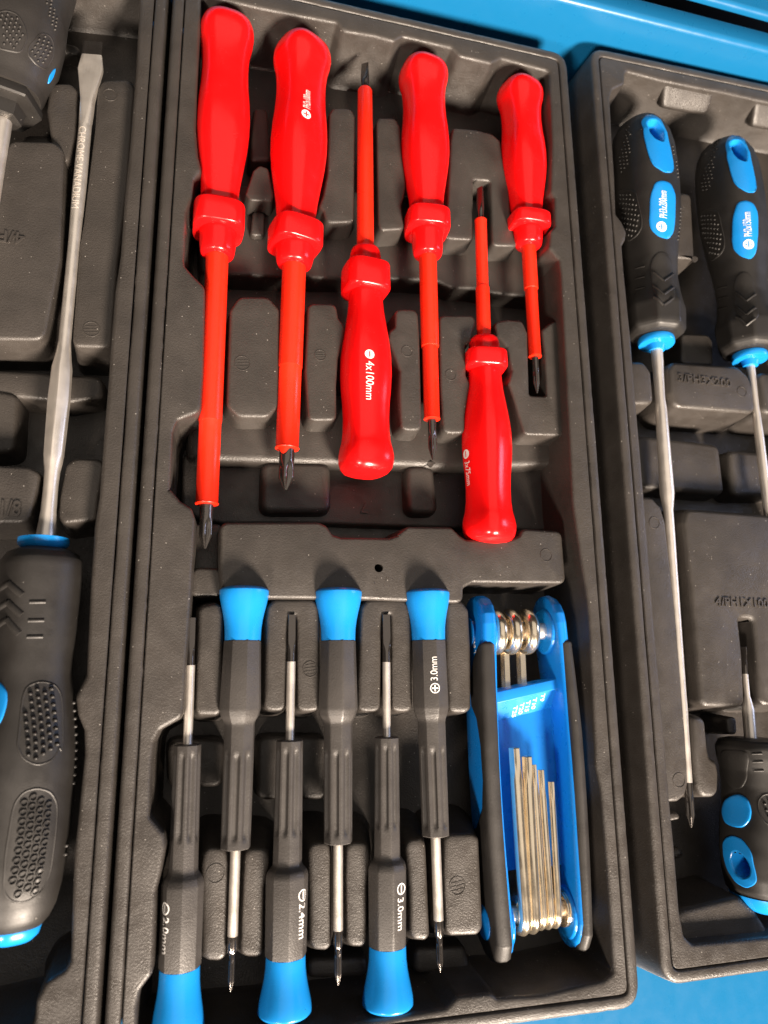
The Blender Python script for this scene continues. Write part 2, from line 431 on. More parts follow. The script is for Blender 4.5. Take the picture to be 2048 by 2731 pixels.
# lower steps between the two rows (floor relief)
block(CT, ['B2', (610, 1392), (1005, 1398), (1010, 1680), (600, 1680)], -18.5, bev=2.6, r=3)
block(CT, ['B2', (1520, 1410), (1660, 1415), (1690, 1690), (1530, 1690)], -18.5, bev=2.6, r=3)
block(CT, ['A2', (180, 1180), (700, 1180), (1659, 1250), 'A3', (1120, 1300), 'B3', (1405, 300), (1300, 335), (985, 300), (870, 275), (720, 265), (640, 228), (420, 212), 'B2', (960, 205), (460, 188), (215, 180)], -20, bev=2.0, r=3, name='shelf')
block(CT, ['B2', (160, 1000), (700, 950), (1659, 1000), 'B3', (1440, 1000), (1425, 1370), (1190, 1388), (560, 1400), 'B2', (1659, 1388), (140, 1345)], -17.5, bev=3.2, r=3, name='shelf')
block(CT, ['B2', (100, 1330), (1659, 1370), 'B3', (1420, 1340), (1450, 1659), 'C3', (1290, 150), (600, 130), 'C2', (1060, 100), (460, 100), (290, 60), 'B2', (90, 1640)], -25.5, bev=1.5, r=3, name='recess_floor')
# plateau with the round hole
hc = W('C2', 1446, 390, -4.6)
block(CT, ['C2', (455, 112), (1065, 110), (1110, 130), (1150, 188), (1210, 206), (1515, 210), (1575, 190),
           'C3', (270, 182), (330, 137), (600, 140), (650, 190), (690, 218), (960, 225), (1040, 195), (1060, 150), (1292, 165), (1318, 480), (735, 474), (668, 510), (668, 600), (580, 600),
           'C2', (1340, 578), (730, 572), (470, 560), (450, 400)], -4.6, bev=1.4, r=2.5, holes=[circ(hc, 1.75, 18)], name='plateau')
sr_ = random.Random(3)
for q in range(12):
    x0, y0 = 1446 + sr_.uniform(-60, 90), 430 + abs(sr_.gauss(0, 45)); L_ = sr_.uniform(10, 34)
    a, b = W('C2', x0, y0, -4.6), W('C2', x0 + sr_.uniform(-12, 12), y0 + L_, -4.6); nn_ = np.array([-(b - a)[1], (b - a)[0]]); nn_ /= np.linalg.norm(nn_); w_ = sr_.uniform(.10, .2); m_ = (a + b) / 2 + nn_ * sr_.uniform(-.3, .3)
    V = []
    for p, k_ in ((a, .2), (m_, 1), (b, .2)):
        for o_, h_ in ((-w_ * k_, -.05), (0, .11 * k_), (w_ * k_, -.05)): V.append((p[0] + nn_[0] * o_, p[1] + nn_[1] * o_, -4.6 + h_))
    mkobj('scuff_mark', V, [(0, 1, 4, 3), (1, 2, 5, 4), (3, 4, 7, 6), (4, 5, 8, 7)], PLA, CT, 60, org(CT))
block(CT, ['C2', (275, 395), (430, 400), (462, 450), (460, 560), (262, 560)], -9.5, bev=1.4, r=2.5)
block(CT, ['C2', (262, 120), (445, 120), (445, 420), (262, 420)], -16, bev=1.0, r=1.5)
# blocks holding the small drivers, upper row
ZP = -6.5
def ublock(items, z=ZP, r=2.5, bev=1.9, **k): return block(CT, items, z, r=r, bev=bev, draft=0.14, **k)
ublock(['C2', (318, 640), (425, 620), (448, 680), (440, 1290), (420, 1310), (315, 1310), (300, 1280), (312, 900)])
ublock(['C2', (755, 640), (790, 600), (1030, 600), (1062, 640), (1066, 1285), (945, 1290), (938, 720), (928, 680), (880, 680), (868, 720), (850, 1285), (735, 1285), (745, 720)], bev=1.5)
ublock(['C2', (1350, 640), (1385, 600), (1600, 600), (1645, 640), (1650, 1290), (1540, 1290), (1533, 720), (1533, 675), (1462, 675), (1460, 720), (1448, 1290), (1325, 1290), (1340, 720)], bev=1.5)
ublock(['C3', (575, 610), (660, 605), (700, 660), (714, 900), (716, 1275), (690, 1295), (600, 1295), (580, 1000)])
# blocks of the lower row
def lblock(items, z=-7.0, r=2.6, bev=1.7): return block(CT, items, z, r=r, bev=bev, draft=0.26)
lblock(['D2', (475, 625), (590, 632), (607, 720), (590, 1295), (560, 1322), (485, 1318), (463, 1285), (458, 720)])
lblock(['D2', (735, 632), (855, 636), (862, 710), (830, 860), (818, 1285), (795, 1298), (705, 1294), (712, 1000), (722, 800)])
lblock(['D2', (1130, 598), (1245, 596), (1254, 680), (1252, 1235), (1230, 1256), (1160, 1252), (1142, 1210), (1140, 900)])
lblock(['D2', (1375, 596), (1490, 594), (1500, 700), (1480, 860), (1478, 1210), (1460, 1236), (1392, 1232), (1376, 1190), (1368, 800)])
lblock(['D3', (440, 575), (545, 570), (552, 680), (572, 1170), (555, 1194), (490, 1190), (472, 1150), (470, 900)])
lblock(['D3', (690, 545), (850, 540), (884, 560), (908, 1120), (885, 1160), (715, 1166), (698, 1130), (684, 800)])
# floor relief in the middle trough and at the front
block(CT, ['C2', (690, 1470), (1110, 1470), (1115, 1840), (690, 1840)], -21, bev=2.0, r=3)
block(CT, ['C2', (120, 1490), (450, 1485), (450, 1760), (130, 1760)], -22, bev=2.0, r=3)
block(CT, ['D2', (1130, 1340), (1480, 1330), (1480, 1420), (1130, 1430)], -20, bev=2.0, r=2)
block(CT, ['D3', (500, 1270), (800, 1260), (830, 1390), (500, 1400)], -22, bev=2.0, r=2)
# pivot-like round moulding marks
def ring_mark(parent, k, x, y, z, rad, bars=3):
    c = W(k, x, y, z); V = []; Fc = []
    n = 28
    for rr, h in ((rad + 0.22, -0.1), (rad + 0.1, 0.18), (rad - 0.1, 0.18), (rad - 0.22, -0.1)):
        for i in range(n):
            a = 2 * math.pi * i / n; V.append((c[0] + rr * math.cos(a), c[1] + rr * math.sin(a), z + h))
    for r in range(3):
        for i in range(n):
            j = (i + 1) % n; Fc.append((r * n + i, r * n + j, (r + 1) * n + j, (r + 1) * n + i))
    for b in range(bars):
        yy = (b - (bars - 1) / 2) * rad * 0.42; hw = math.sqrt(max(0.01, rad * rad * 0.8 - yy * yy)); q = len(V)
        for (sx_, sy_, h) in ((-hw, -.09, -.1), (hw, -.09, -.1), (hw, .09, -.1), (-hw, .09, -.1), (-hw, -.05, .14), (hw, -.05, .14), (hw, .05, .14), (-hw, .05, .14)):
            V.append((c[0] + sx_, c[1] + yy + sy_ + sx_ * 0.15, z + h))
        for f in ((4, 5, 6, 7), (0, 1, 5, 4), (1, 2, 6, 5), (2, 3, 7, 6), (3, 0, 4, 7)): Fc.append(tuple(q + t for t in f))
    mkobj('mould_mark', V, Fc, PLA, parent, 40, org(parent))
ring_mark(CT, 'B2', 465, 755, Z1, 3.0); ring_mark(CT, 'B2', 958, 705, Z1, 2.3)
ring_mark(CT, 'C2', 1012, 1030, ZP, 2.8, 4); ring_mark(CT, 'D2', 533, 780, -7, 3.0, 0)
ring_mark(CT, 'D3', 757, 858, -7, 3.1, 3); ring_mark(CT, 'C3', 1200, 310, -4.6, 2.6, 0)
ring_mark(CT, 'B3', 440, 680, Z1, 2.4, 0); ring_mark(CT, 'B3', 715, 830, Z1, 2.4, 0)
emboss(CT, '7', 'B2', 1262, 1640, 1165, 1630, -25.3, 75, fit=False)

# ======================================================= left tray
LT = tray('black tray at the left holding a large flat blade screwdriver',
    [(-700, -330), (452, -98), (252, 2884), (-1000, 3000)],
    ['A1', (905, -180), (893, 30), (868, 450), (835, 900), (800, 1250), (775, 1600),
     'B1', (740, 300), (712, 650), (695, 900), (670, 1200), (640, 1600),
     'C1', (610, 250), (585, 640), (560, 1190), (492, 1325), (505, 1430), (545, 1530),
     'D1', (550, 30), (512, 400), (482, 680), (470, 1000), (460, 1335), (420, 1405), (300, 1480), (243, 1590), (228, 1760), (-1600, 2200), (-1200, -500),
     'A1', (-1000, -450)], floor=-31)
block(LT, ['A1', (340, 532), (440, 530), (482, 570), (470, 850), (425, 1010), (340, 1010), (335, 885), (305, 690), (318, 570)], -9, bev=1.5, r=3)
block(LT, ['A1', (70, 895), (340, 900), (392, 950), (365, 1640), 'B1', (268, 598), (-250, 590), 'A1', (-160, 1500), (30, 1000)], -6, bev=1.5, r=4)
block(LT, ['A1', (660, 512), (820, 505), (845, 560), (800, 1200), 'B1', (735, 120), (700, 645), (480, 640), (470, 600), (512, 20), 'A1', (540, 1400), (612, 800), (628, 560)], -7, bev=1.5, r=3)
block(LT, ['B1', (-300, 1395), (180, 1420), (238, 1450), 'C1', (185, 160), (155, 212), (-350, 215)], -7, bev=1.5, r=3.5)
block(LT, ['B1', (430, 1400), (480, 1365), (660, 1370), 'C1', (612, 60), (600, 195), (400, 218), (382, 180), (390, 60)], -8, bev=1.5, r=3)
block(LT, ['B1', (-200, 800), (640, 850), (640, 960), (440, 990), (130, 958), (-200, 940)], -18, bev=2, r=3)
block(LT, ['B1', (-250, 900), (100, 960), (80, 1300), (-250, 1330)], -17, bev=2, r=3)
block(LT, ['A1', (150, 860), (300, 860), (340, 1000), (150, 1000)], -17, bev=2, r=3)
block(LT, ['A1', (-400, 100), (480, 290), (500, 330), (-400, 200)], -24, bev=2, r=3)
emboss(LT, '11/8', 'C1', -75, 178, 128, 182, -7, 92)
emboss(LT, '4/PH1', 'A1', 160, 1478, -150, 1440, -6, 80)
ring_mark(LT, 'B1', 578, 540, -7, 3.0); ring_mark(LT, 'A1', 695, 600, -7, 2.8, 0)

# ======================================================= right tray
RT = tray('black tray at the right holding three black and blue handled screwdrivers',
    [(1573, 122), (2330, 284), (2560, 2520), (1768, 2634)],
    ['A4', (600, 508), (592, 610), (505, 650), (485, 720), (500, 1000), (520, 1300), (530, 1580), (575, 1640), (608, 1710), (600, 1765), (575, 1810), (585, 1942),
     'B4', (590, 200), (610, 400), (640, 700), (680, 1200), (712, 1550),
     'C4', (745, 150), (800, 850), (850, 1400),
     'D4', (900, 20), (930, 400), (960, 700), (1000, 1200), (1035, 1390), (1100, 1455), (1659, 1405), (2700, 1230),
     'A4', (2200, 860), (1560, 722), (1285, 660), (1240, 655), (880, 582)], floor=-31)
def wedge(parent, tl, tr, br, bl, zt=-1.0, zb=-10.3):
    T = [np.array([*W('A4', *tl, zt), zt]), np.array([*W('A4', *tr, zt), zt]), np.array([*W('A4', *br, zb), zb]), np.array([*W('A4', *bl, zb), zb])]
    c = sum(T) / 4; nrm_ = np.cross(T[3] - T[0], T[1] - T[0]); nrm_ /= np.linalg.norm(nrm_); nrm_ = nrm_ if nrm_[2] > 0 else -nrm_
    u = (T[1] - T[0]) / np.linalg.norm(T[1] - T[0]); v = np.cross(nrm_, u)
    pl = fillet([np.array([(p - c).dot(u), (p - c).dot(v)]) for p in T], 2.6, 5)
    V, Fc = block_geo(pl, 0.0, -5.0, 1.8, 0.0)
    V = [tuple(c + u * a + v * b + nrm_ * h_) for a, b, h_ in V]
    mkobj('wedge', V, Fc, PLA, parent, 40, org(parent))
wedge(RT, (905, 592), (1262, 662), (1205, 845), (885, 790))
wedge(RT, (1580, 735), (1960, 815), (1900, 990), (1550, 930))
block(RT, ['A4', (1010, 1430), (1085, 1440), (1110, 1942), 'B4', (1140, 105), (980, 92), (975, 40)], -8, bev=1.5, r=3)
block(RT, ['B4', (1030, 672), (1215, 680), (1245, 720), (1250, 890), (1025, 880)], -18, bev=1.5, r=2.5)
ZR = -7.0
block(RT, ['B4', (960, 885), (1440, 920), (1510, 985), (1540, 1060), (1560, 1240), (985, 1195), (950, 1100), (940, 930)], ZR, bev=2.2, r=3.5, draft=0.12)
block(RT, ['B4', (600, 880), (740, 885), (785, 950), (805, 1172), (620, 1170)], ZR, bev=2.0, r=3, draft=0.12)
block(RT, ['B4', (1600, 960), (2000, 1000), (2000, 1270), (1640, 1240)], ZR, bev=2.0, r=3, draft=0.12)
block(RT, ['B4', (690, 1430), (1290, 1500), (1330, 1840), (740, 1790)], -19, bev=2.5, r=3)
block(RT, ['B4', (1380, 1540), (2000, 1600), (2000, 1850), (1400, 1850)], -19, bev=2.5, r=3)
block(RT, ['C4', (690, 75), (800, 85), (860, 150), (895, 260), (980, 1000), (1050, 1800), 'D4', (1062, 240), (1040, 330), (990, 370), (880, 375), 'C4', (800, 1500), (740, 700)], -8.5, bev=1.6, r=3, name='ledge')
block(RT, ['C4', (1070, 170), (1640, 215), (1900, 260), (1950, 1600), (1610, 1600), (1590, 1300), (1562, 955), (1432, 950), (1462, 1250), (1478, 1590), (1440, 1612), (1200, 1608), (1180, 1580), (1100, 700), (1050, 260)], ZR, bev=2.2, r=3, draft=0.16)
block(RT, ['C4', (1110, 1700), (1185, 1720), (1205, 1940), 'D4', (1220, 70), (1270, 100), (1285, 180), (1280, 300), (1255, 335), (1175, 335), (1150, 260), (1130, 60)], -8.5, bev=2.0, r=3, draft=0.15)
block(RT, ['D4', (930, 470), (990, 470), (1005, 505), (930, 520)], -16, bev=1.0, r=1.5)
block(RT, ['C4', (1360, 1710), (1420, 1705), (1425, 1820), (1372, 1820)], -14, bev=1.0, r=1.5)
block(RT, ['D4', (960, 760), (1010, 740), (1035, 780), (970, 800)], -20, bev=2.0, r=2)
block(RT, ['D4', (985, 1215), (1440, 1105), (1570, 1215), (1640, 1330), (1659, 1425), (1100, 1475), (1030, 1400)], -5.5, bev=2.5, r=4)
emboss(RT, '3/PH3X200', 'B4', 990, 1015, 1385, 1062, ZR, 74)
emboss(RT, '4/PH1X100', 'C4', 1268, 872, 1660, 888, ZR, 70)
ring_mark(RT, 'C4', 818, 262, -8.5, 2.6, 0); ring_mark(RT, 'D4', 1000, 225, -8.5, 2.8, 0); ring_mark(RT, 'B4', 1465, 1095, ZR, 2.6, 0)
# ======================================================= tools
class Tool:
    """straight tool on an axis; s runs along the axis from pixel a, theta=90deg is up"""
    def __init__(t, a, b, z, name, label, cat, group, zb=None):
        pa = np.array([*W(*a, z), z]); zb = z if zb is None else zb
        pb = np.array([*W(*b, zb), zb])
        t.O = pa; t.d = (pb - pa) / np.linalg.norm(pb - pa); t.L = np.linalg.norm(pb - pa); t.z = z
        up = np.array([0, 0, 1.0]); t.e1 = np.cross(t.d, up); t.e1 /= np.linalg.norm(t.e1)
        if t.e1[0] < 0: t.e1 = -t.e1
        t.e2 = up - t.d * up.dot(t.d); t.e2 /= np.linalg.norm(t.e2)
        t.root = empty(name, pa, label, cat, group)
        t.prof = []
    def zat(t, s): return t.O[2] + t.d[2] * s
    def s(t, k, x, y):
        """axis position of a pixel on the axis"""
        best = 0
        sN = 0
        for _ in range(4):
            p = np.array([*W(k, x, y, t.zat(sN)), t.zat(sN)]); sN = float((p - t.O).dot(t.d))
        return sN
    def st(t, k, x, y, up):
        """axis position of a pixel seen on the surface 'up' mm above the axis"""
        z = t.z + up; p = np.array([*W(k, x, y, z), t.z]); return float((p - t.O).dot(t.d))
    def r(t, k, y, xl, xr):
        """radius of a round section from its two silhouette pixels"""
        s0 = t.s(k, (xl + xr) / 2, y); z = t.zat(s0)
        a, b = W(k, xl, y, z), W(k, xr, y, z)
        nn = np.array([-t.d[1], t.d[0]]); nn /= np.linalg.norm(nn)
        w = abs((b - a).dot(nn)); xm = abs(((a + b) / 2).dot(nn))
        return 0.5 * w * math.cos(math.atan2(xm, H - z))
    def P(t, s, th, r): return t.O + t.d * s + r * (math.cos(th) * t.e1 + math.sin(th) * t.e2)
    def rad(t, s):
        p = t.prof
        if s <= p[0][0]: return p[0][1]
        for (a, ra), (b, rb) in zip(p, p[1:]):
            if s <= b: return ra + (rb - ra) * (s - a) / max(1e-6, b - a)
        return p[-1][1]
    def lathe(t, name, prof, m, sect=None, n=48, parent=None, caps=(True, True), smooth=35, use=False, sub=1):
        if use: t.prof = prof
        pr = []
        for (a, ra), (b, rb) in zip(prof, prof[1:]):
            for q in range(sub): pr.append((a + (b - a) * q / sub, ra + (rb - ra) * q / sub))
        pr.append(prof[-1])
        V = []; Fc = []
        for s, r in pr:
            for i in range(n):
                th = 2 * math.pi * i / n
                k = sect(s, th, r) if sect else 1.0
                if isinstance(k, tuple): V.append(tuple(t.O + t.d * s + k[0] * t.e1 + k[1] * t.e2))
                else: V.append(tuple(t.P(s, th, r * k)))
        for j in range(len(pr) - 1):
            for i in range(n):
                i2 = (i + 1) % n; Fc.append((j * n + i, j * n + i2, (j + 1) * n + i2, (j + 1) * n + i))
        if caps[0]: Fc.append(tuple(range(n - 1, -1, -1)))
        if caps[1]: Fc.append(tuple((len(pr) - 1) * n + i for i in range(n)))
        o_ = mkobj(name, V, Fc, m, parent if parent is not None else t.root, smooth, org(t.root))
        if name == 'handle': t.hobj = o_
        return o_
    def hit(t, k, x, y):
        u, v = px(k, x, y); d = ray(u, v); d = d / np.linalg.norm(d); c = np.array([0, 0, H])
        tt = 150.0; best = (1e9, None)
        while tt < 520:
            p = c + d * tt; q = p - t.O; s = q.dot(t.d); a, b = q.dot(t.e1), q.dot(t.e2); rr = math.hypot(a, b)
            an = math.atan2(b, a)
            if an < -math.pi / 2: an += 2 * math.pi
            g = rr - t.rad(s) * t.sectk(s, an)
            if g < 0.02: return s, an
            if g < best[0]: best = (g, (s, an))
            tt += max(0.05, g * 0.5)
        return best[1]
    sect0 = None
    def sectk(t, s, th):
        if t.sect0 is None: return 1.0
        return t.sect0(s, th, 1.0)
    def surf(t, s, th, off=0.0):
        return tuple(t.P(s, th, t.rad(s) * t.sectk(s, th) + off))
    def label_text(t, txt, k, x, y, hgt, direction, m=WHITE, sx=0.8, length=None, name='size_marking', off=0.10):
        """text starting at the pixel, running along the axis: direction +1 down the photo, -1 up"""
        s0, th0 = t.hit(k, x, y); r0 = t.rad(s0)
        sg = (1 if t.d[1] < 0 else -1) * direction     # +s runs down the photo when d.y<0
        V, Fc = text_geo(txt, hgt / 0.70, sx)
        w = max(v[0] for v in V); f = (length / w) if length else 1.0
        h2 = hgt / 2
        tsg = -1 if direction > 0 else 1                 # letters' up: right when reading down, left when reading up
        VV = []
        for a, b in V:
            VV.append(t.surf(s0 + sg * a * f, th0 + tsg * (b - h2) / r0, off))
        return mkobj(name, VV, Fc, m, t.root, 0, org(t.root))
    def patch(t, name, poly_px, m, off=0.4, edge=0.5, rings=5, parent=None, flat=False, rim=True, seg=5, fr=1.5, depth=-0.3):
        """raised (or sunk) island on the handle surface, outlined in pixels"""
        k = poly_px[0]; st = []
        kk = k
        for it in poly_px:
            if isinstance(it, str): kk = it
            else:
                s, th = t.hit(kk, *it); st.append(np.array([s, th * t.rad(s)]))
        pl = chaikin(st, 3); c = sum(pl) / len(pl); n = len(pl)
        V = []; Fc = []
        lv = [(1.0, depth), (1.0, off - edge * 0.6), (0.97, off - edge * 0.2), (0.92, off)] + [(f, off) for f in (0.75, 0.55, 0.35, 0.15)]
        for f, o_ in lv:
            for q in pl:
                s_, a_ = c + (q - c) * f
                V.append(t.surf(s_, a_ / t.rad(s_), o_))
        for r in range(len(lv) - 1):
            for i in range(n):
                j = (i + 1) % n; Fc.append((r * n + i, r * n + j, (r + 1) * n + j, (r + 1) * n + i))
        Fc.append(tuple((len(lv) - 1) * n + i for i in range(n)))
        return mkobj(name, V, Fc, m, parent if parent is not None else t.root, 50, org(t.root))
    def studs(t, name, poly_px, m, pitch=1.9, rad=0.62, h=0.5, fr=2.0, rot=0.0, ring=True, dimple=False, parent=None):
        """island of little studs (one part, too small to pick apart) in an oval outlined in pixels"""
        kk = 'P'; st = []
        for it in poly_px:
            if isinstance(it, str): kk = it
            else:
                s, th = t.hit(kk, *it); st.append(np.array([s, th * t.rad(s)]))
        pl = chaikin(st, 2)
        if ring:   # raised lip round the island
            V = []; Fc = []; n = len(pl)
            for d_, o_ in ((0.75, -0.2), (0.55, 0.16), (0.15, 0.22), (-0.25, -0.25)):
                for q in offs(pl, d_): V.append(t.surf(q[0], q[1] / t.rad(q[0]), o_))
            for r in range(3):
                for i in range(n):
                    j = (i + 1) % n; Fc.append((r * n + i, r * n + j, (r + 1) * n + j, (r + 1) * n + i))
            mkobj('grip_pad_lip', V, Fc, m, parent or t.root, 60, org(t.root))
        def inside(q):
            c_ = False; n = len(pl)
            for i in range(n):
                a, b = pl[i], pl[i - 1]
                if (a[1] > q[1]) != (b[1] > q[1]) and q[0] < (b[0] - a[0]) * (q[1] - a[1]) / (b[1] - a[1] + 1e-12) + a[0]: c_ = not c_
            return c_
        lo = np.min(pl, axis=0); hi = np.max(pl, axis=0)
        V = []; Fc = []; row = 0; y = lo[1] + rad * 1.1; ins = offs(pl, -rad * 1.15)
        plk = pl; 
        while y < hi[1]:
            x = lo[0] + (pitch / 2 if row % 2 else 0) + rad
            while x < hi[0]:
                q = np.array([x, y])
                pl = ins
                if inside(q):
                    b0 = len(V); nn = 8
                    lev = ((1.0, -0.15), (0.92, h * 0.45), (0.62, h * 0.85), (0.25, h)) if not dimple else ((1.42, -0.1), (1.2, 0.55), (0.95, 0.55), (0.72, 0.02))
                    for f, o_ in lev:
                        for i in range(nn):
                            a = 2 * math.pi * i / nn
                            s_, a_ = q[0] + rad * f * math.cos(a), q[1] + rad * f * math.sin(a)
                            V.append(t.surf(s_, a_ / t.rad(s_), o_))
                    for r in range(3):
                        for i in range(nn):
                            j = (i + 1) % nn; Fc.append((b0 + r * nn + i, b0 + r * nn + j, b0 + (r + 1) * nn + j, b0 + (r + 1) * nn + i))
                    Fc.append(tuple(b0 + 3 * nn + i for i in range(nn)))
                pl = plk
                x += pitch
            y += pitch * 0.87; row += 1
        if not V: return None
        o = mkobj(name, V, Fc, m, parent or t.root, 60, org(t.root)); o['kind'] = 'stuff'
        return o
    def bar(t, name, k, x0, y0, x1, y1, w=0.5, h=0.35, m=None, parent=None):
        """small raised rib on the surface between two pixels"""
        a, b = t.hit(k, x0, y0), t.hit(k, x1, y1)
        A = np.array([a[0], a[1] * t.rad(a[0])]); B = np.array([b[0], b[1] * t.rad(b[0])])
        d = B - A; d /= np.linalg.norm(d); nn = np.array([-d[1], d[0]])
        V = []; Fc = []; N = 5; pf = ((-w, -0.2), (-w * 0.6, h * 0.8), (0, h), (w * 0.6, h * 0.8), (w, -0.2))
        for i in range(N):
            c = A + (B - A) * i / (N - 1)
            for o_, hh in pf:
                q = c + nn * o_; V.append(t.surf(q[0], q[1] / t.rad(q[0]), hh))
        for i in range(N - 1):
            for j in range(4): Fc.append((i * 5 + j, i * 5 + j + 1, (i + 1) * 5 + j + 1, (i + 1) * 5 + j))
        Fc.append((0, 1, 2, 3, 4)); Fc.append(tuple((N - 1) * 5 + j for j in range(5)))
        return mkobj(name, V, Fc, m or GRIP, parent or t.root, 60, org(t.root))

def ngon(n, soft=0.5, ph=0.0):
    def f(s, th, r):
        a = (th + ph) % (2 * math.pi / n) - math.pi / n
        k = math.cos(math.pi / n) / math.cos(a)
        return soft + (1 - soft) * k / (0.5 + 0.5 * math.cos(math.pi / n))
    return f
def superell(p, ph=0.0, kx=1.0, ky=1.0):
    def g(th):
        c, s_ = abs(math.cos(th + ph)) / kx, abs(math.sin(th + ph)) / ky
        return (c ** p + s_ ** p) ** (-1.0 / p)
    nm = max(g(2 * math.pi * i / 180) * abs(math.cos(2 * math.pi * i / 180)) for i in range(180))
    return lambda s, th, r: g(th) / nm

def symbol(t, kind, k, x, y, rad, m=WHITE, ground=REDIN, off=0.10, filled=True):
    """round plus/minus mark on the handle"""
    s0, th0 = t.hit(k, x, y); r0 = t.rad(s0); n = 22
    V = []; Fc = []
    def pt(a, b, o_): return t.surf(s0 + a, th0 + b / r0, o_)
    if filled:
        V = [pt(0, 0, off)] + [pt(rad * math.cos(2 * math.pi * i / n), rad * math.sin(2 * math.pi * i / n), off) for i in range(n)]
        Fc = [(0, 1 + i, 1 + (i + 1) % n) for i in range(n)]
    else:
        for rr in (rad, rad * 0.80):
            V += [pt(rr * math.cos(2 * math.pi * i / n), rr * math.sin(2 * math.pi * i / n), off) for i in range(n)]
        Fc = [(i, (i + 1) % n, n + (i + 1) % n, n + i) for i in range(n)]
    o = mkobj('size_symbol', V, Fc, m, t.root, 0, org(t.root))
    bars = [(0.62, 0.13)] + ([(0.13, 0.62)] if kind == '+' else [])
    V = []; Fc = []
    for a, b in bars:
        q = len(V)
        for sa, sb in ((-a, -b), (a, -b), (a, b), (-a, b)): V.append(pt(sa * rad, sb * rad, off + 0.05))
        Fc.append((q, q + 1, q + 2, q + 3))
    mkobj('symbol_bar', V, Fc, ground if filled else m, o, 0, org(t.root))

def blade_tip(t, s0, s1, r0, w1, m, name='blade_tip', ph=0.0, neck=None):
    """flat blade: round at s0, flattening to a wide thin edge at s1; ph = roll"""
    pts = [(0, 1.0, 1.0), (0.3, 1.0, 0.95), (0.55, 1.0 if neck is None else neck, 0.62), (0.8, w1 / r0, 0.36), (1.0, w1 / r0 * 0.97, 0.2)]
    def sect(s, th, r):
        u = (s - s0) / (s1 - s0)
        for (a, ka, ta), (b, kb, tb) in zip(pts, pts[1:]):
            if u <= b + 1e-9:
                f = (u - a) / (b - a); kw, kt = ka + (kb - ka) * f, ta + (tb - ta) * f; break
        c, sn = math.cos(th), math.sin(th)
        q = min(1.0, max(0.0, (u - 0.25) / 0.3)); p = 2 + 6 * q
        k = (abs(c) ** p + abs(sn) ** p) ** (-1 / p)
        x, y = r0 * kw * k * c, r0 * kt * k * sn
        return (x * math.cos(ph) - y * math.sin(ph), x * math.sin(ph) + y * math.cos(ph))
    return t.lathe(name, [(s0 + (s1 - s0) * i / 16, r0) for i in range(17)], m, sect, 24, smooth=30)
def cross_tip(t, s0, s1, r0, m, name='cross_tip', ph=0.4, shank=0.35):
    """cross-point: round shank, then four flutes narrowing to a blunt point"""
    N = 22; L = s1 - s0
    prof = []
    for i in range(N + 1):
        u = i / N
        if u < shank: k = 1.0
        elif u < 0.72: k = 1.0
        else: k = 1.0 - (u - 0.72) / 0.28 * 0.80
        prof.append((s0 + L * u, r0 * k))
    def sect(s, th, r):
        u = (s - s0) / L
        if abs(u) < shank: return 1.0
        w = min(1.0, (u - shank) / 0.2)
        return 1.0 - 0.50 * w * (0.5 + 0.5 * math.cos(4 * (th + ph))) ** 1.3
    return t.lathe(name, prof, m, sect, 48, smooth=32)

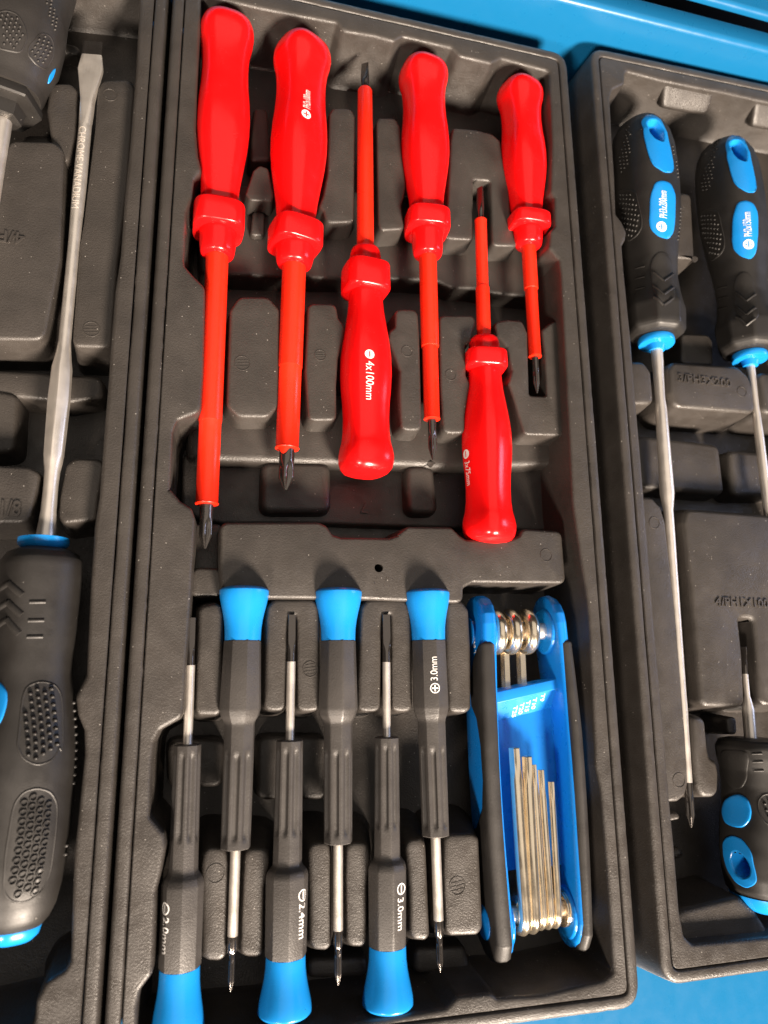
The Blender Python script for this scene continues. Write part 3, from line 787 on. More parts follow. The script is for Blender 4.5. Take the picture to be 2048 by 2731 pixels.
# ------------------------------------------------------- red insulated screwdrivers
HT = [(0.0, .30), (.008, .62), (.02, .84), (.04, .97), (.07, 1.04), (.10, 1.05), (.135, 1.01), (.175, .935), (.23, .89), (.30, .88), (.38, .91), (.46, .97), (.54, 1.0), (.62, .99),
      (.69, .94), (.75, .875), (.82, .79), (.88, .72), (.94, .68), (1.0, .66)]
def red_driver(label, z, butt, cback, cfront, nfront, step, send, tip, hpair, spair, tpair2, tpair, kind, col_scale=0.96, ph=0.3, cph=0.2, hs=1.0):
    t = Tool(butt, tip, z, 'insulated_screwdriver', label, 'screwdriver', 'red insulated screwdrivers')
    se, st_ = t.s(*send), t.s(*tip)
    R0 = t.r(*hpair) * hs
    s0 = t.st(*butt, R0 * .8); sb, sf, sn = t.st(*cback, R0 * .7), t.st(*cfront, R0 * .45), t.st(*nfront, R0 * .35)
    r1 = t.r(*spair); r2 = t.r(*tpair2) if tpair2 else r1; rt = t.r(*tpair)
    Hs = superell(2.7, ph)
    t.sect0 = Hs
    base = [(s0 + a * (sb - s0), b * R0) for a, b in HT]
    t.lathe('handle', base, RED, Hs, 56, use=True, smooth=60, sub=2)
    Rc = R0 * col_scale * .97; L = sf - sb
    Cs = superell(3.7, cph * 0.5 - 0.12)
    t.lathe('collar', [(sb - 1.2, Rc * .60), (sb - 1.1, Rc * .82), (sb - .7, Rc * .93), (sb + .1, Rc * .99), (sb + .5, Rc), (sf - 0.9, Rc * 0.99), (sf - .2, Rc * .965), (sf + .25, Rc * .90), (sf + 0.35, Rc * .6)], RED, Cs, 56, smooth=50, sub=2)
    Rn = R0 * 0.66
    t.lathe('neck', [(sf - 1, Rn), (sf + 0.55 * (sn - sf), Rn * .98), (sn - 2.0, Rn * 0.93), (sn - 0.8, Rn * 0.88), (sn - 0.1, Rn * .78), (sn + .3, r1 * 1.05), (sn + .4, r1 * 0.8)], RED, None, 48, smooth=50)
    if step is not None:
        ss = t.s(*step)
        pr = [(sn - 1, r1), (ss - 0.5, r1 * 0.985), (ss, r1 * 0.965), (ss + 0.25, r2 * 1.0), (se - 0.8, r2), (se - 0.3, r2 * 1.06), (se, r2 * 1.02), (se + 0.05, rt * 1.0)]
    else:
        pr = [(sn - 1, r1 * 1.04), (sn + (se - sn) * .5, r1), (se - 1.2, r1 * .93), (se - 0.4, r1 * .82), (se, rt * 1.0)]
    t.lathe('shaft_sleeve', pr, SLEEVE, None, 40, smooth=40)
    if kind == '+': cross_tip(t, se - 0.5, st_, rt, DARKST)
    else: blade_tip(t, se - 0.5, st_, rt, rt * 1.0, DARKST, ph=ph + 0.4)
    return t
ZD = -7.0
d1 = red_driver('largest red insulated screwdriver, leftmost of the red ones, with a thick sleeved shaft', ZD,
    ('A1', 1440, 28), ('A1', 1397, 1262), ('A1', 1392, 1425), ('A1', 1385, 1590), ('B1', 1337, 1128), ('C1', 1310, 108), ('C1', 1295, 386),
    ('A1', 750, 1250, 1592), ('B1', 500, 1292, 1440), ('B1', 1500, 1246, 1390), ('C1', 200, 1258, 1345), '+', ph=0.1, cph=0.35)
d2 = red_driver('red insulated cross-point screwdriver marked PH2x100mm, second red handle from the left', ZD,
    ('A2', 852, 160), ('A2', 815, 1365), ('A2', 812, 1525), ('B2', 808, 110), ('B2', 775, 787), ('B2', 757, 1300), ('B2', 738, 1556),
    ('A2', 900, 660, 1015), ('B2', 400, 718, 870), ('B2', 1000, 697, 842), ('B2', 1400, 700, 798), '+', ph=0.5, cph=0.75)
d3 = red_driver('upside-down red insulated screwdriver marked 4x100mm with its handle toward the viewer', ZD,
    ('B3', 180, 1437), ('B3', 180, 250), ('B3', 184, 115), ('A2', 1245, 1545), None, ('A2', 1242, 565), ('A2', 1240, 402),
    ('B3', 780, 22, 338), ('A2', 1000, 1196, 1297), None, ('A2', 480, 1214, 1262), '-', ph=0.2, cph=0.5, col_scale=0.98)
d4 = red_driver('red insulated cross-point screwdriver with bare black tip, right of the inverted 4x100mm one', ZD,
    ('A3', 300, 308), ('A3', 318, 1300), ('A3', 328, 1430), ('A3', 325, 1590), ('B3', 582, 652), ('B3', 597, 1112), ('B3', 603, 1366),
    ('A3', 800, 165, 455), ('B3', 300, 515, 628), ('B3', 900, 537, 637), ('B3', 1200, 578, 632), '+', ph=0.15, cph=0.1)
d5 = red_driver('small upside-down red insulated screwdriver marked 3x75mm, tip in a slotted block', ZD,
    ('C3', 842, 214), ('B3', 945, 748), ('B3', 948, 672), ('B3', 935, 575), ('B3', 930, 280), ('A3', 680, 1395), ('A3', 662, 1185),
    ('B3', 1300, 793, 1110), ('B3', 420, 888, 978), ('A3', 1550, 643, 718), ('A3', 1300, 648, 692), '-', ph=0.55, cph=0.0, col_scale=0.92)
d6 = red_driver('smallest red insulated cross-point screwdriver beside the right inner wall of the tray', ZD,
    ('A3', 905, 442), ('A3', 955, 1325), ('A3', 968, 1420), ('A3', 965, 1530), ('B3', 1215, 286), ('B3', 1243, 716), ('B3', 1262, 945),
    ('A3', 920, 795, 1072), ('B3', 150, 1165, 1258), ('B3', 500, 1192, 1272), ('B3', 800, 1232, 1275), '+', ph=0.3, cph=0.2)
sE_ = d2.s('B2', 757, 1300); rE_ = d2.r('B2', 1000, 697, 842); V = []; Fc = []
for i in range(7):
    th = math.radians(75 + i * 14)
    for j in range(4): V.append(tuple(d2.P(sE_ - 1 + (1 + 3.0 * math.sin(math.pi * i / 6) ** 1.5) * j / 3, th, rE_ * (1.0 - .10 * j / 3) - .1)))
for i in range(6):
    for j in range(3): Fc.append((i * 4 + j, i * 4 + j + 1, i * 4 + j + 5, i * 4 + j + 4))
mkobj('torn_sleeve_flap', V, Fc, SLEEVE, d2.root, 60, org(d2.root))
symbol(d2, '+', 'A2', 870, 722, 2.2); d2.label_text('PH2x100mm', 'A2', 872, 685, 3.6, -1, length=10.0)
symbol(d3, '-', 'B3', 204, 698, 2.0); d3.label_text('4x100mm', 'B3', 207, 742, 3.5, 1, length=16.2)
symbol(d5, '-', 'B3', 812, 1330, 2.0); d5.label_text('3x75mm', 'B3', 818, 1372, 3.2, 1, length=10.5)

# ------------------------------------------------------- small precision screwdrivers
def precision(label, z, cap_end, junc, body_end, taper, grip_end, sh_end, tip, flare, neck, body, grip, shaft, tipp, kind, ph=0.0, txt=None):
    t = Tool(cap_end, tip, z, 'precision_screwdriver', label, 'screwdriver', 'small blue capped precision screwdrivers')
    Rf, Rn, Rb, Rg, rs, rt = (t.r(*q) for q in (flare, neck, body, grip, shaft, tipp))
    s0 = t.st(*cap_end, Rf * .75); sj, sb_, st_, sg = t.st(*junc, Rn * .85), t.st(*body_end, Rb * .85), t.st(*taper, Rg * .85), t.st(*grip_end, Rg * .6)
    ss, se = t.st(*sh_end, rs * .7), t.s(*tip)
    pr = []
    for u, k in ((0, .55), (.012, .80), (.035, .93), (.07, .995), (.10, 1.0), (.14, .985), (.22, .90), (.34, .70), (.48, .44), (.62, .22), (.78, .06), (1.0, 0.0)):
        r = Rn + (Rf - Rn) * k if u > .05 else Rf * k
        pr.append((s0 + u * (sj - s0), r))
    t.lathe('cap', pr, BLUE, None, 48, smooth=60, sub=2)
    oct_ = ngon(8, 0.25, ph)
    grooves = 8; g0, g1 = st_ + (sg - st_) * 0.24, sg - (sg - st_) * 0.07
    def hs(s, th, r):
        k = oct_(s, th, r)
        if g0 < s < g1:
            e = min(1, (s - g0) / 1.2, (g1 - s) / 1.2); e = max(0, e) ** 0.5
            a = ((th + ph) / (2 * math.pi) * grooves) % 1.0
            c = abs(a - 0.5)
            if c < 0.26: k -= 0.16 * e * math.sqrt(max(0, 1 - (c / 0.26) ** 2))
        return k
    t.sect0 = oct_
    Rb0 = Rn * 1.03
    prof = [(sj + .02, Rb0 * .9), (sj + 0.15, Rb0 * .985), (sj + 0.5, Rb0), (sb_ - 1.0, Rb * 1.0), (sb_, Rb * .985), (sb_ + 0.5, Rb * .955)]
    for i in range(1, 6):
        u = i / 5; prof.append((sb_ + 0.5 + (st_ - sb_ - .5) * u, Rb * .955 + (Rg * 1.03 - Rb * .955) * (0.5 - 0.5 * math.cos(math.pi * u))))
    N = 40
    for i in range(1, N + 1): prof.append((st_ + (sg - st_) * i / N, Rg * (1.03 - 0.05 * i / N)))
    prof += [(sg + .25, Rg * .93), (sg + .4, Rg * .82), (sg + .42, rs)]
    t.lathe('handle', prof, PBLK, hs, 96, use=True, smooth=28)
    t.lathe('shaft', [(sg - 1, rs), (ss, rs)], STEEL, None, 32)
    if kind == '-': blade_tip(t, ss - .3, se, rt, rt * .98, DARKST, ph=ph)
    elif kind == '+':
        t.lathe('black_shank', [(ss - .3, rs * .95), (ss + (se - ss) * .28, rs * .95), (ss + (se - ss) * .34, rt * .95)], DARKST, None, 24)
        cross_tip(t, ss + (se - ss) * .3, se, rt * 1.0, DARKST, shank=0.1)
    return t
ZS = -6.0
u1 = precision('blue capped black precision screwdriver standing nearest the left wall, cap to the rear', ZS, ('C2', 598, 497), ('C2', 590, 845), ('C2', 575, 1300), ('C2', 570, 1385), ('D2', 663, 628), ('D2', 640, 1182), ('D2', 628, 1530),
    ('C2', 530, 442, 755), ('C2', 800, 477, 705), ('C2', 1250, 445, 708), ('C2', 1500, 475, 662), ('D2', 900, 618, 682), ('D2', 1300, 615, 655), '+', ph=.2)
u2 = precision('blue capped black precision screwdriver in the middle of the three with caps to the rear', ZS, ('C2', 1190, 507), ('C2', 1193, 845), ('C2', 1190, 1295), ('C2', 1190, 1380), ('D2', 1312, 592), ('D2', 1310, 1146), ('D2', 1307, 1486),
    ('C2', 540, 1042, 1340), ('C2', 820, 1085, 1300), ('C2', 1250, 1070, 1318), ('C2', 1500, 1105, 1282), ('D2', 900, 1281, 1341), ('D2', 1300, 1286, 1332), '+', ph=.05)
u3 = precision('blue capped black precision screwdriver marked with a plus and 3.0mm, beside the folding keys', ZS, ('C3', 445, 514), ('C3', 462, 843), ('C3', 470, 1285), ('C3', 476, 1370), ('D3', 617, 547), ('D3', 638, 1083), ('D3', 650, 1408),
    ('C3', 550, 303, 588), ('C3', 800, 358, 568), ('C3', 1250, 355, 583), ('C3', 1500, 395, 570), ('D3', 800, 600, 662), ('D3', 1200, 622, 664), '+', ph=.12)
v1 = precision('blue capped black precision screwdriver marked 2.0mm along the left wall, cap to the front', ZS, ('D2', 290, 1860), ('D2', 304, 1412), ('D2', 322, 868), ('D2', 328, 770), ('C2', 226, 1516), ('C2', 258, 1005), ('C2', 266, 705),
    ('D2', 1800, 128, 465), ('D2', 1450, 172, 428), ('D2', 900, 188, 452), ('D2', 500, 245, 420), ('C2', 1200, 222, 281), ('C2', 850, 246, 295), '-', ph=.0)
v2 = precision('blue capped black precision screwdriver marked 2.4mm, cap to the front', ZS, ('D2', 968, 1737), ('D2', 976, 1338), ('D2', 986, 812), ('D2', 993, 730), ('C2', 884, 1488), ('C2', 892, 982), ('C2', 898, 686),
    ('D2', 1690, 795, 1137), ('D2', 1400, 848, 1098), ('D2', 900, 852, 1115), ('D2', 500, 910, 1082), ('C2', 1200, 863, 917), ('C2', 800, 872, 920), '-', ph=.0)
v3 = precision('blue capped precision screwdriver marked with a minus and 3.0mm, cap to the front', ZS, ('D3', 318, 1687), ('D3', 318, 1272), ('D3', 310, 765), ('D3', 308, 680), ('C3', 190, 1468), ('C3', 191, 980), ('C3', 190, 686),
    ('D3', 1620, 155, 478), ('D3', 1350, 200, 432), ('D3', 900, 190, 435), ('D3', 400, 230, 390), ('C3', 1200, 167, 217), ('C3', 850, 166, 217), '-', ph=.05)
symbol(u3, '+', 'C3', 498, 1150, 1.9, filled=False); u3.label_text('3.0mm', 'C3', 492, 1105, 2.7, -1, length=9.0)
symbol(v1, '-', 'D2', 214, 1003, 1.9, filled=False); v1.label_text('2.0mm', 'D2', 217, 1056, 2.7, 1, length=11.0)
symbol(v2, '-', 'D2', 1086, 918, 1.9, filled=False); v2.label_text('2.4mm', 'D2', 1083, 965, 2.7, 1, length=11.0)
symbol(v3, '-', 'D3', 402, 878, 1.9, filled=False); v3.label_text('3.0mm', 'D3', 399, 930, 2.7, 1, length=10.5)

# ------------------------------------------------------- folding torx key set
ka = (W('P', 1335, 1705, -2) + W('P', 1522, 1695, -2)) / 2; kb = (W('P', 1385, 2503, -2) + W('P', 1584, 2465, -2)) / 2
fd = (kb - ka) / np.linalg.norm(kb - ka); fx = np.array([-fd[1], fd[0]]); 
if fx[0] < 0: fx = -fx
FO = W('P', 1420, 1581, -2); FO = ka - fd * np.dot(ka - FO, fd)          # origin: rear end on the centre line
keyset = empty('folding_key_set', (FO[0], FO[1], -27), 'folding torx key set with blue sides and black rubber grips', 'key set')
def fpt(x, y, z): return (FO[0] + fx[0] * x + fd[0] * y, FO[1] + fx[1] * x + fd[1] * y, z)
def floc(k, x, y, z):
    p = W(k, x, y, z) - FO; return float(p.dot(fx)), float(p.dot(fd))
xl = floc('P', 1336, 1850, -2)[0]; xr = floc('P', 1502, 1830, -2)[0]; xro = floc('P', 1533, 1830, -2)[0]
FL = floc('P', 1380, 2572, -8)[1]
T_ = xro - xr
ZT, ZB = -2.0, -26.0
zc = (ZT + ZB) / 2; hz = (ZT - ZB) / 2
def side(name, x0, x1, poly, m, parent=None, bev=1.2, r=2.0, bowed=False):
    """plate between x0 and x1 with a (y,z) side outline, both faces' edges rounded"""
    pl0 = fillet(poly, r, 6); pl = []
    for i in range(len(pl0)):
        a, b = pl0[i], pl0[(i + 1) % len(pl0)]; k_ = max(1, int(np.linalg.norm(b - a) / 5))
        pl += [a + (b - a) * q / k_ for q in range(k_)]
    n = len(pl); V = []; Fc = []; sb2 = (1 if x0 + x1 > xl + xr else -1) if bowed else 0
    rings = [(-bev, x0), (-bev * .3, x0 + bev * .3), (0, x0 + bev), (0, x1 - bev), (-bev * .3, x1 - bev * .3), (-bev, x1)]
    for d_, xx in rings:
        for q in offs(pl, d_): V.append(fpt(xx + sb2 * (2.0 * math.sin(math.pi * max(0, min(1, q[0] / FL))) - 1.0), q[0], q[1]))
    for a in range(len(rings) - 1):
        for i in range(n):
            j = (i + 1) % n; Fc.append((a * n + i, a * n + j, (a + 1) * n + j, (a + 1) * n + i))
    for a in (0, len(rings) - 1):
        for tr in tri_fill([[np.array(q) for q in offs(pl, rings[a][0])]]): Fc.append(tuple(a * n + i for i in tr))
    return mkobj(name, V, Fc, m, parent or keyset, 45, org(keyset))
def head(y0, r, a0, a1, n=9): return [(y0 + r * math.cos(math.radians(a0 + (a1 - a0) * i / n)), zc + r * math.sin(math.radians(a0 + (a1 - a0) * i / n))) for i in range(n + 1)]
plate = head(hz, hz, 90, 270) + [(FL * .3, ZB + 2.5), (FL * .7, ZB + 2.5)] + head(FL - 12, 11, -90, 90) + [(FL * .7, ZT - 1.2), (FL * .3, ZT - .6)]
gy = floc('T1', 480, 610, -2)[1]
grip = [(gy, ZT + .4), (gy + 1.5, ZT - 4), (gy + 7, ZT - 10), (gy + 17, ZT - 14), (gy + 26, ZT - 13), (FL * .36, ZT - 8), (FL * .43, ZT - 5), (FL * .52, ZT - 4.5), (FL * .60, ZT - 7), (FL * .655, ZT - 14), (FL * .69, ZB + .5), (FL * .86, ZB - .3), (FL - 6, ZB), (FL - 1, zc - 4), (FL, zc + 2), (FL - 2, zc + 8), (FL - 8, ZT - .5), (FL * .7, ZT + .2), (FL * .4, ZT + 1.2)]
bow = 3.5
for sgn, xi, nm in ((-1, xl, 'left'), (1, xr, 'right')):
    xo = xi + sgn * (T_ + (2.0 if sgn < 0 else 0.5))
    lo, hi = min(xi, xo), max(xi, xo)
    sp = side('side_plate', lo + (0.8 if sgn < 0 else 0), hi - (0 if sgn < 0 else 0.8), plate, DBLUE, bev=1.8, bowed=True)
    side('rubber_grip', lo - (0.5 if sgn < 0 else -0.9), hi + (0.4 if sgn > 0 else -0.9), grip, GRIP, bev=2.2, bowed=True)
    for yc in (15.0, FL - 13.5):
        c = [(yc + 9.6 * math.cos(2 * math.pi * i / 28), zc + 9.6 * math.sin(2 * math.pi * i / 28)) for i in range(28)]
        side('pivot_boss', min(xi - sgn * 1.6, xi + sgn * .4), max(xi - sgn * 1.6, xi + sgn * .4), c, DBLUE, sp, bev=0.8, r=.5)
        c = [(yc + 6.0 * math.cos(2 * math.pi * i / 24), zc + 6.0 * math.sin(2 * math.pi * i / 24)) for i in range(24)]
        side('pivot_cap', min(xo, xo + sgn * .6), max(xo, xo + sgn * .6), c, DBLUE, sp, bev=0.25, r=.4)
# cross web: diagonal wall, ramp with key sizes, floor of the tray for the keys
ww = W('T1', 575, 1190, -7); 
def fl2(k, x, y, z): a, b = floc(k, x, y, z); return (a, b, z)
def prism(name, top, zb, m, bev=0.5, parent=None):
    pl = fillet([np.array(fpt(a, b, 0)[:2]) for a, b in top], 0.6, 3)
    V, Fc = block_geo(pl, top_z, zb, bev, 0.0)
    return mkobj(name, V, Fc, m, parent or keyset, 40, org(keyset))
top_z = -8.0
w1, w2, w3, w4 = (floc('T1', *q, top_z) for q in ((560, 1195), (1155, 1040), (1172, 1145), (560, 1315)))
prism('cross_web', [(xl - 1.2, w1[1]), (xr + 1.2, w2[1]), (xr + 1.2, w3[1]), (xl - 1.2, w4[1])], ZB + 6, DBLUE)
ZK = -15.5
r3, r4 = floc('T1', 1040, 1390, ZK), floc('T1', 565, 1525, ZK)
V = [fpt(xl - 1.2, w4[1] - .4, top_z - 1.2), fpt(xr + 1.2, w3[1] - .4, top_z - 1.2), fpt(xr + 1.2, r4[1] + w3[1] - w4[1], ZK), fpt(xl - 1.2, r4[1], ZK)]
V += [(v[0], v[1], v[2] - 2.0) for v in V]
mkobj('size_ramp', V, [(0, 1, 2, 3), (4, 5, 6, 7), (0, 1, 5, 4), (1, 2, 6, 5), (2, 3, 7, 6), (3, 0, 4, 7)], DBLUE, keyset, 0, org(keyset))
V = [fpt(xl - 1.2, r4[1] - 4, ZK), fpt(xr + 1.2, r4[1] - 9, ZK), fpt(xr + 1.2, FL - 30, ZK), fpt(xl - 1.2, FL - 30, ZK)]
V += [(v[0], v[1], v[2] - 2.5) for v in V]
mkobj('web_floor', V, [(0, 1, 2, 3), (4, 5, 6, 7), (0, 1, 5, 4), (1, 2, 6, 5), (2, 3, 7, 6), (3, 0, 4, 7)], DBLUE, keyset, 0, org(keyset))
# printed sizes on the ramp
p0, p1, p3 = (np.array(V_) for V_ in (fpt(xl - 1.2, w4[1] - .4, top_z - 1.2), fpt(xr + 1.2, w3[1] - .4, top_z - 1.2), fpt(xl - 1.2, r4[1], ZK)))
ex = (p1 - p0); exl = np.linalg.norm(ex); ex = ex / exl; ed = p3 - p0; ed = ed - ex * ed.dot(ex); edl = np.linalg.norm(ed); ed /= edl
en = np.cross(ex, ed); en = -en if en[2] < 0 else en
def ramp_hit(k, x, y):
    u, v = px(k, x, y); d = ray(u, v); c = np.array([0, 0, H]); tt = (p0 - c).dot(en) / d.dot(en); return c + d * tt
for s_, (xa, ya) in (('T25', (745, 1345)), ('T20', (818, 1312)), ('T15', (888, 1285)), ('T10', (960, 1255)), ('T9', (1050, 1210))):
    q = ramp_hit('T1', xa - 18, ya - 8)
    q2 = ramp_hit('T1', xa - 18 - 22, ya - 8 + 110); dr = (q2 - q) / np.linalg.norm(q2 - q); up = np.cross(en, dr)
    ln = np.linalg.norm(q2 - q) * (1.12 if len(s_) == 3 else .75)
    Vt, Ft = text_geo(s_, 2.5, 1.0); wmax = max(v[0] for v in Vt)
    solid_text(keyset, s_, 2.5, lambda x, y, h, q=q, dr=dr, up=up, f=ln / wmax: tuple(q + dr * x * f + up * (y - .85) + en * h * .5), WHITE, 'size_marking', 1.0, 0.12)
# sizes moulded on the outer left face
def face_pt(x, y, h, y0=0, z0=0): return fpt(xl - T_ + .8 - h, y0 + x, z0 + y)
def left_face_hit(k, x, y):
    u, v = px(k, x, y); d = ray(u, v); n3 = np.array([fx[0], fx[1], 0]); p = np.array(fpt(xl - T_ - 2.0 + .8, 0, 0)); c = np.array([0, 0, H])
    return c + d * ((p - c).dot(n3) / d.dot(n3))
fa, fb = left_face_hit('T1', 232, 410), left_face_hit('T1', 268, 770); fdr = (fb - fa) / np.linalg.norm(fb - fa)
fup = np.cross(fdr, np.array([fx[0], fx[1], 0.0])); fup = fup if fup[2] > 0 else -fup
ftx = np.linalg.norm(fb - fa) / max(v[0] for v in text_geo('T27 T30 T40', 3.0)[0])
solid_text(keyset, 'T27 T30 T40', 3.0, lambda x, y, h: tuple(fa + fdr * x * ftx * 1.25 + fup * y - np.array([fx[0], fx[1], 0]) * h * .4), WHITE, 'size_marking', 1.0, 0.3)

def tube(name, pts, r, m, parent, n=14, hexa=False, closed=False):
    V = []; Fc = []; N = len(pts); P_ = [np.array(p, float) for p in pts]
    for i, p in enumerate(P_):
        if closed: d = P_[(i + 1) % N] - P_[i - 1]
        else: d = P_[min(i + 1, N - 1)] - P_[max(i - 1, 0)]
        d /= np.linalg.norm(d); a = np.cross(d, np.array([fx[0], fx[1], 0.0]))
        if np.linalg.norm(a) < .1: a = np.cross(d, (0, 0, 1.0))
        a /= np.linalg.norm(a); b = np.cross(d, a)
        rr = r[i] if isinstance(r, (list, tuple)) else r
        for k in range(n):
            th = 2 * math.pi * (k + .5) / n
            V.append(tuple(p + rr * (math.cos(th) * a + math.sin(th) * b)))
    for i in range(N if closed else N - 1):
        i2 = (i + 1) % N
        for k in range(n):
            k2 = (k + 1) % n; Fc.append((i * n + k, i * n + k2, i2 * n + k2, i2 * n + k))
    if not closed: Fc.append(tuple(range(n))); Fc.append(tuple((N - 1) * n + k for k in range(n)))
    return mkobj(name, V, Fc, m, parent, 40, org(keyset))
# big keys at the rear pivot: eye + shank
for xa, wd_ in ((590, 2.6), (712, 2.7), (895, 2.8)):
    xc = floc('T1', xa, 600, -6)[0] if xa != 590 else xl + 2.4
    mj = 6.8; xc += 1.2
    eye = [fpt(xc, 15 + mj * math.cos(2 * math.pi * i / 32), zc + 1.5 + mj * math.sin(2 * math.pi * i / 32)) for i in range(32)]
    e = tube('key_eye', eye, wd_, CHROME, keyset, 16, closed=True)
    tube('key_shank', [fpt(xc, 15 + 4, zc - 4.5), fpt(xc, FL * .45, zc - 7)], wd_ * .8, CHROME, keyset, 6)
tube('pivot_pin', [fpt(xl - 1, 15, zc + 1.5), fpt(xr + 1, 15, zc + 1.5)], 3.4, STEEL, keyset, 20)
# the five torx keys folded in from the front pivot
ZKEY = -6.0
yp = FL - 14.5
tips = [('C3', 1000, 1525, 60, 'T2', 800, 880), ('C3', 1080, 1580, 58, 'T2', 905, 860), ('D3', 1240, 92, 44, 'T2', 992, 840), ('D3', 1287, 125, 38, 'T2', 1068, 812), ('D3', 1352, 200, 37, 'T2', 1145, 780)]
for (k1, x1, y1, w_, k2, x2, y2), kf in zip(tips, (1.1, 1.05, .85, 1.0, 1.0)):
    a = floc(k1, x1, y1, ZKEY); b = floc(k2, x2, y2, ZKEY - 1)
    r_ = w_ * KS[k1] * 0.148 / 2 * 1.18 * kf
    P0 = np.array(fpt(*a, ZKEY - .3)); P1 = np.array(fpt(b[0], yp - 1, ZKEY - 1.0))
    pts = [P0 + (P1 - P0) * f for f in (0, .004, .08, .13, .2, .6, 1.0)]
    # bend over the pivot
    zc2 = ZKEY - 1.0 - 5.2
    for i in range(1, 15):
        an = math.radians(90 - i * 22); pts.append(np.array(fpt(b[0], yp - 1 + 5.2 * math.cos(an), zc2 + 5.2 * math.sin(an))))
    N = len(pts); n = 24; V = []; Fc = []
    for i, p in enumerate(pts):
        d = pts[min(i + 1, N - 1)] - pts[max(i - 1, 0)]; d = d / np.linalg.norm(d)
        aa = np.array([fx[0], fx[1], 0.0]); aa = aa - d * aa.dot(d); aa /= np.linalg.norm(aa); bb = np.cross(d, aa)
        for q in range(n):
            th = 2 * math.pi * q / n
            rr = r_ * (1.0 if i > 3 else (0.88 + 0.10 * math.cos(6 * th))) * (0.9 if i == 0 else 1.0)
            V.append(tuple(p + rr * (math.cos(th) * aa + math.sin(th) * bb)))
    for i in range(N - 1):
        for q in range(n):
            q2 = (q + 1) % n; Fc.append((i * n + q, i * n + q2, (i + 1) * n + q2, (i + 1) * n + q))
    Fc.append(tuple(range(n))); Fc.append(tuple((N - 1) * n + q for q in range(n)))
    mkobj('torx_key', V, Fc, CHROME, keyset, 35, org(keyset))
tube('pivot_pin', [fpt(xl - 1, yp - 1, ZKEY - 6.2), fpt(xr + 1, yp - 1, ZKEY - 6.2)], 3.0, STEEL, keyset, 20)
for i in range(3):
    xw = xr - 0.9 - i * 1.0
    side('washer', xw - .42, xw + .42, [(yp - 1 + 6.4 * math.cos(2 * math.pi * q / 24), ZKEY - 6.2 + 6.4 * math.sin(2 * math.pi * q / 24)) for q in range(24)], CHROME, None, bev=.2, r=.3)

# ------------------------------------------------------- large black and blue screwdrivers
BIGG = 'large black and blue screwdrivers'
def chevrons(t, pts, m=GRIP):
    """pts: list of (k, left, apex, right) pixels"""
    for k, l, a, r in pts:
        b = t.bar('chevron', k, *l, *a, w=.8, h=.45, m=m); b2 = t.bar('chevron', k, *a, *r, w=.8, h=.45, m=m)
# left tray: flat blade driver, handle toward the viewer
t = Tool(('C1', 288, 345), ('A1', 590, 262), -8.0, 'flat_blade_screwdriver', 'big flat blade screwdriver with chrome shaft lettered CHROME-VANADIUM and black handle', 'screwdriver', BIGG)
def sr(k, y, xl_, xr_): return (t.s(k, (xl_ + xr_) / 2, y), t.r(k, y, xl_, xr_))
shp = [(-3, t.r('C1', 200, 245, 352)), (0.0, t.r('C1', 330, 218, 356)), (t.s('C1', 290, 270), t.r('C1', 270, 226, 352)), sr('C1', 150, 250, 352), sr('C1', 0, 266, 362), sr('B1', 1445, 274, 376), sr('B1', 1380, 268, 392), sr('B1', 1340, 268, 402), sr('B1', 1000, 292, 440), sr('B1', 790, 314, 450), sr('B1', 690, 352, 450), sr('B1', 620, 368, 450), sr('B1', 0, 424, 500), sr('A1', 1200, 462, 552), sr('A1', 800, 496, 580)]
sA = shp[-1][0]
hexr = ngon(6, .15, .5)
s_h0, s_h1 = t.s('B1', 335, 1360), t.s('B1', 390, 720)
t.lathe('shaft', shp, STEEL, lambda s, th, r: hexr(s, th, r) if s_h0 < s < s_h1 else 1.0, 48, smooth=30, use=True)
r0 = shp[-1][1]; sE = t.s('A1', 590, 268); sM = t.s('A1', 580, 440); sD = t.s('A1', 588, 352)
wB = t.r('A1', 440, 492, 662); wE = t.r('A1', 300, 522, 652)
def blade(s, th, r):
    pts = [(sA, r0, r0), (t.s('A1', 555, 640), r0 * 1.05, r0 * .8), (sM, wB, r0 * .42), (sD, wE * 1.03, r0 * .27), (sE, wE, r0 * .18)]
    for (a, wa, ha), (b, wb, hb) in zip(pts, pts[1:]):
        if s <= b + 1e-6:
            f = (s - a) / (b - a); w, h = wa + (wb - wa) * f, ha + (hb - ha) * f; break
    else: w, h = wE, r0 * .18
    q = min(1, max(0, (s - sA) / 18)); p = 2 + 7 * q; c, sn = math.cos(th), math.sin(th)
    k = (abs(c) ** p + abs(sn) ** p) ** (-1 / p)
    x, y = w * k * c, h * k * sn; ph = 0.15
    return (x * math.cos(ph) - y * math.sin(ph), x * math.sin(ph) + y * math.cos(ph))
t.lathe('blade', [(sA + (sD - sA) * i / 14, 1) for i in range(15)], STEEL, blade, 32, smooth=30)
t.lathe('blade_tip', [(sD + (sE - sD) * i / 3, 1) for i in range(4)], DARKST, blade, 32, smooth=30)
t.label_text('CHROME-VANADIUM', 'A1', 522, 795, 3.0, 1, m=LETTER, length=37.5, name='stamped_lettering', off=0.10)
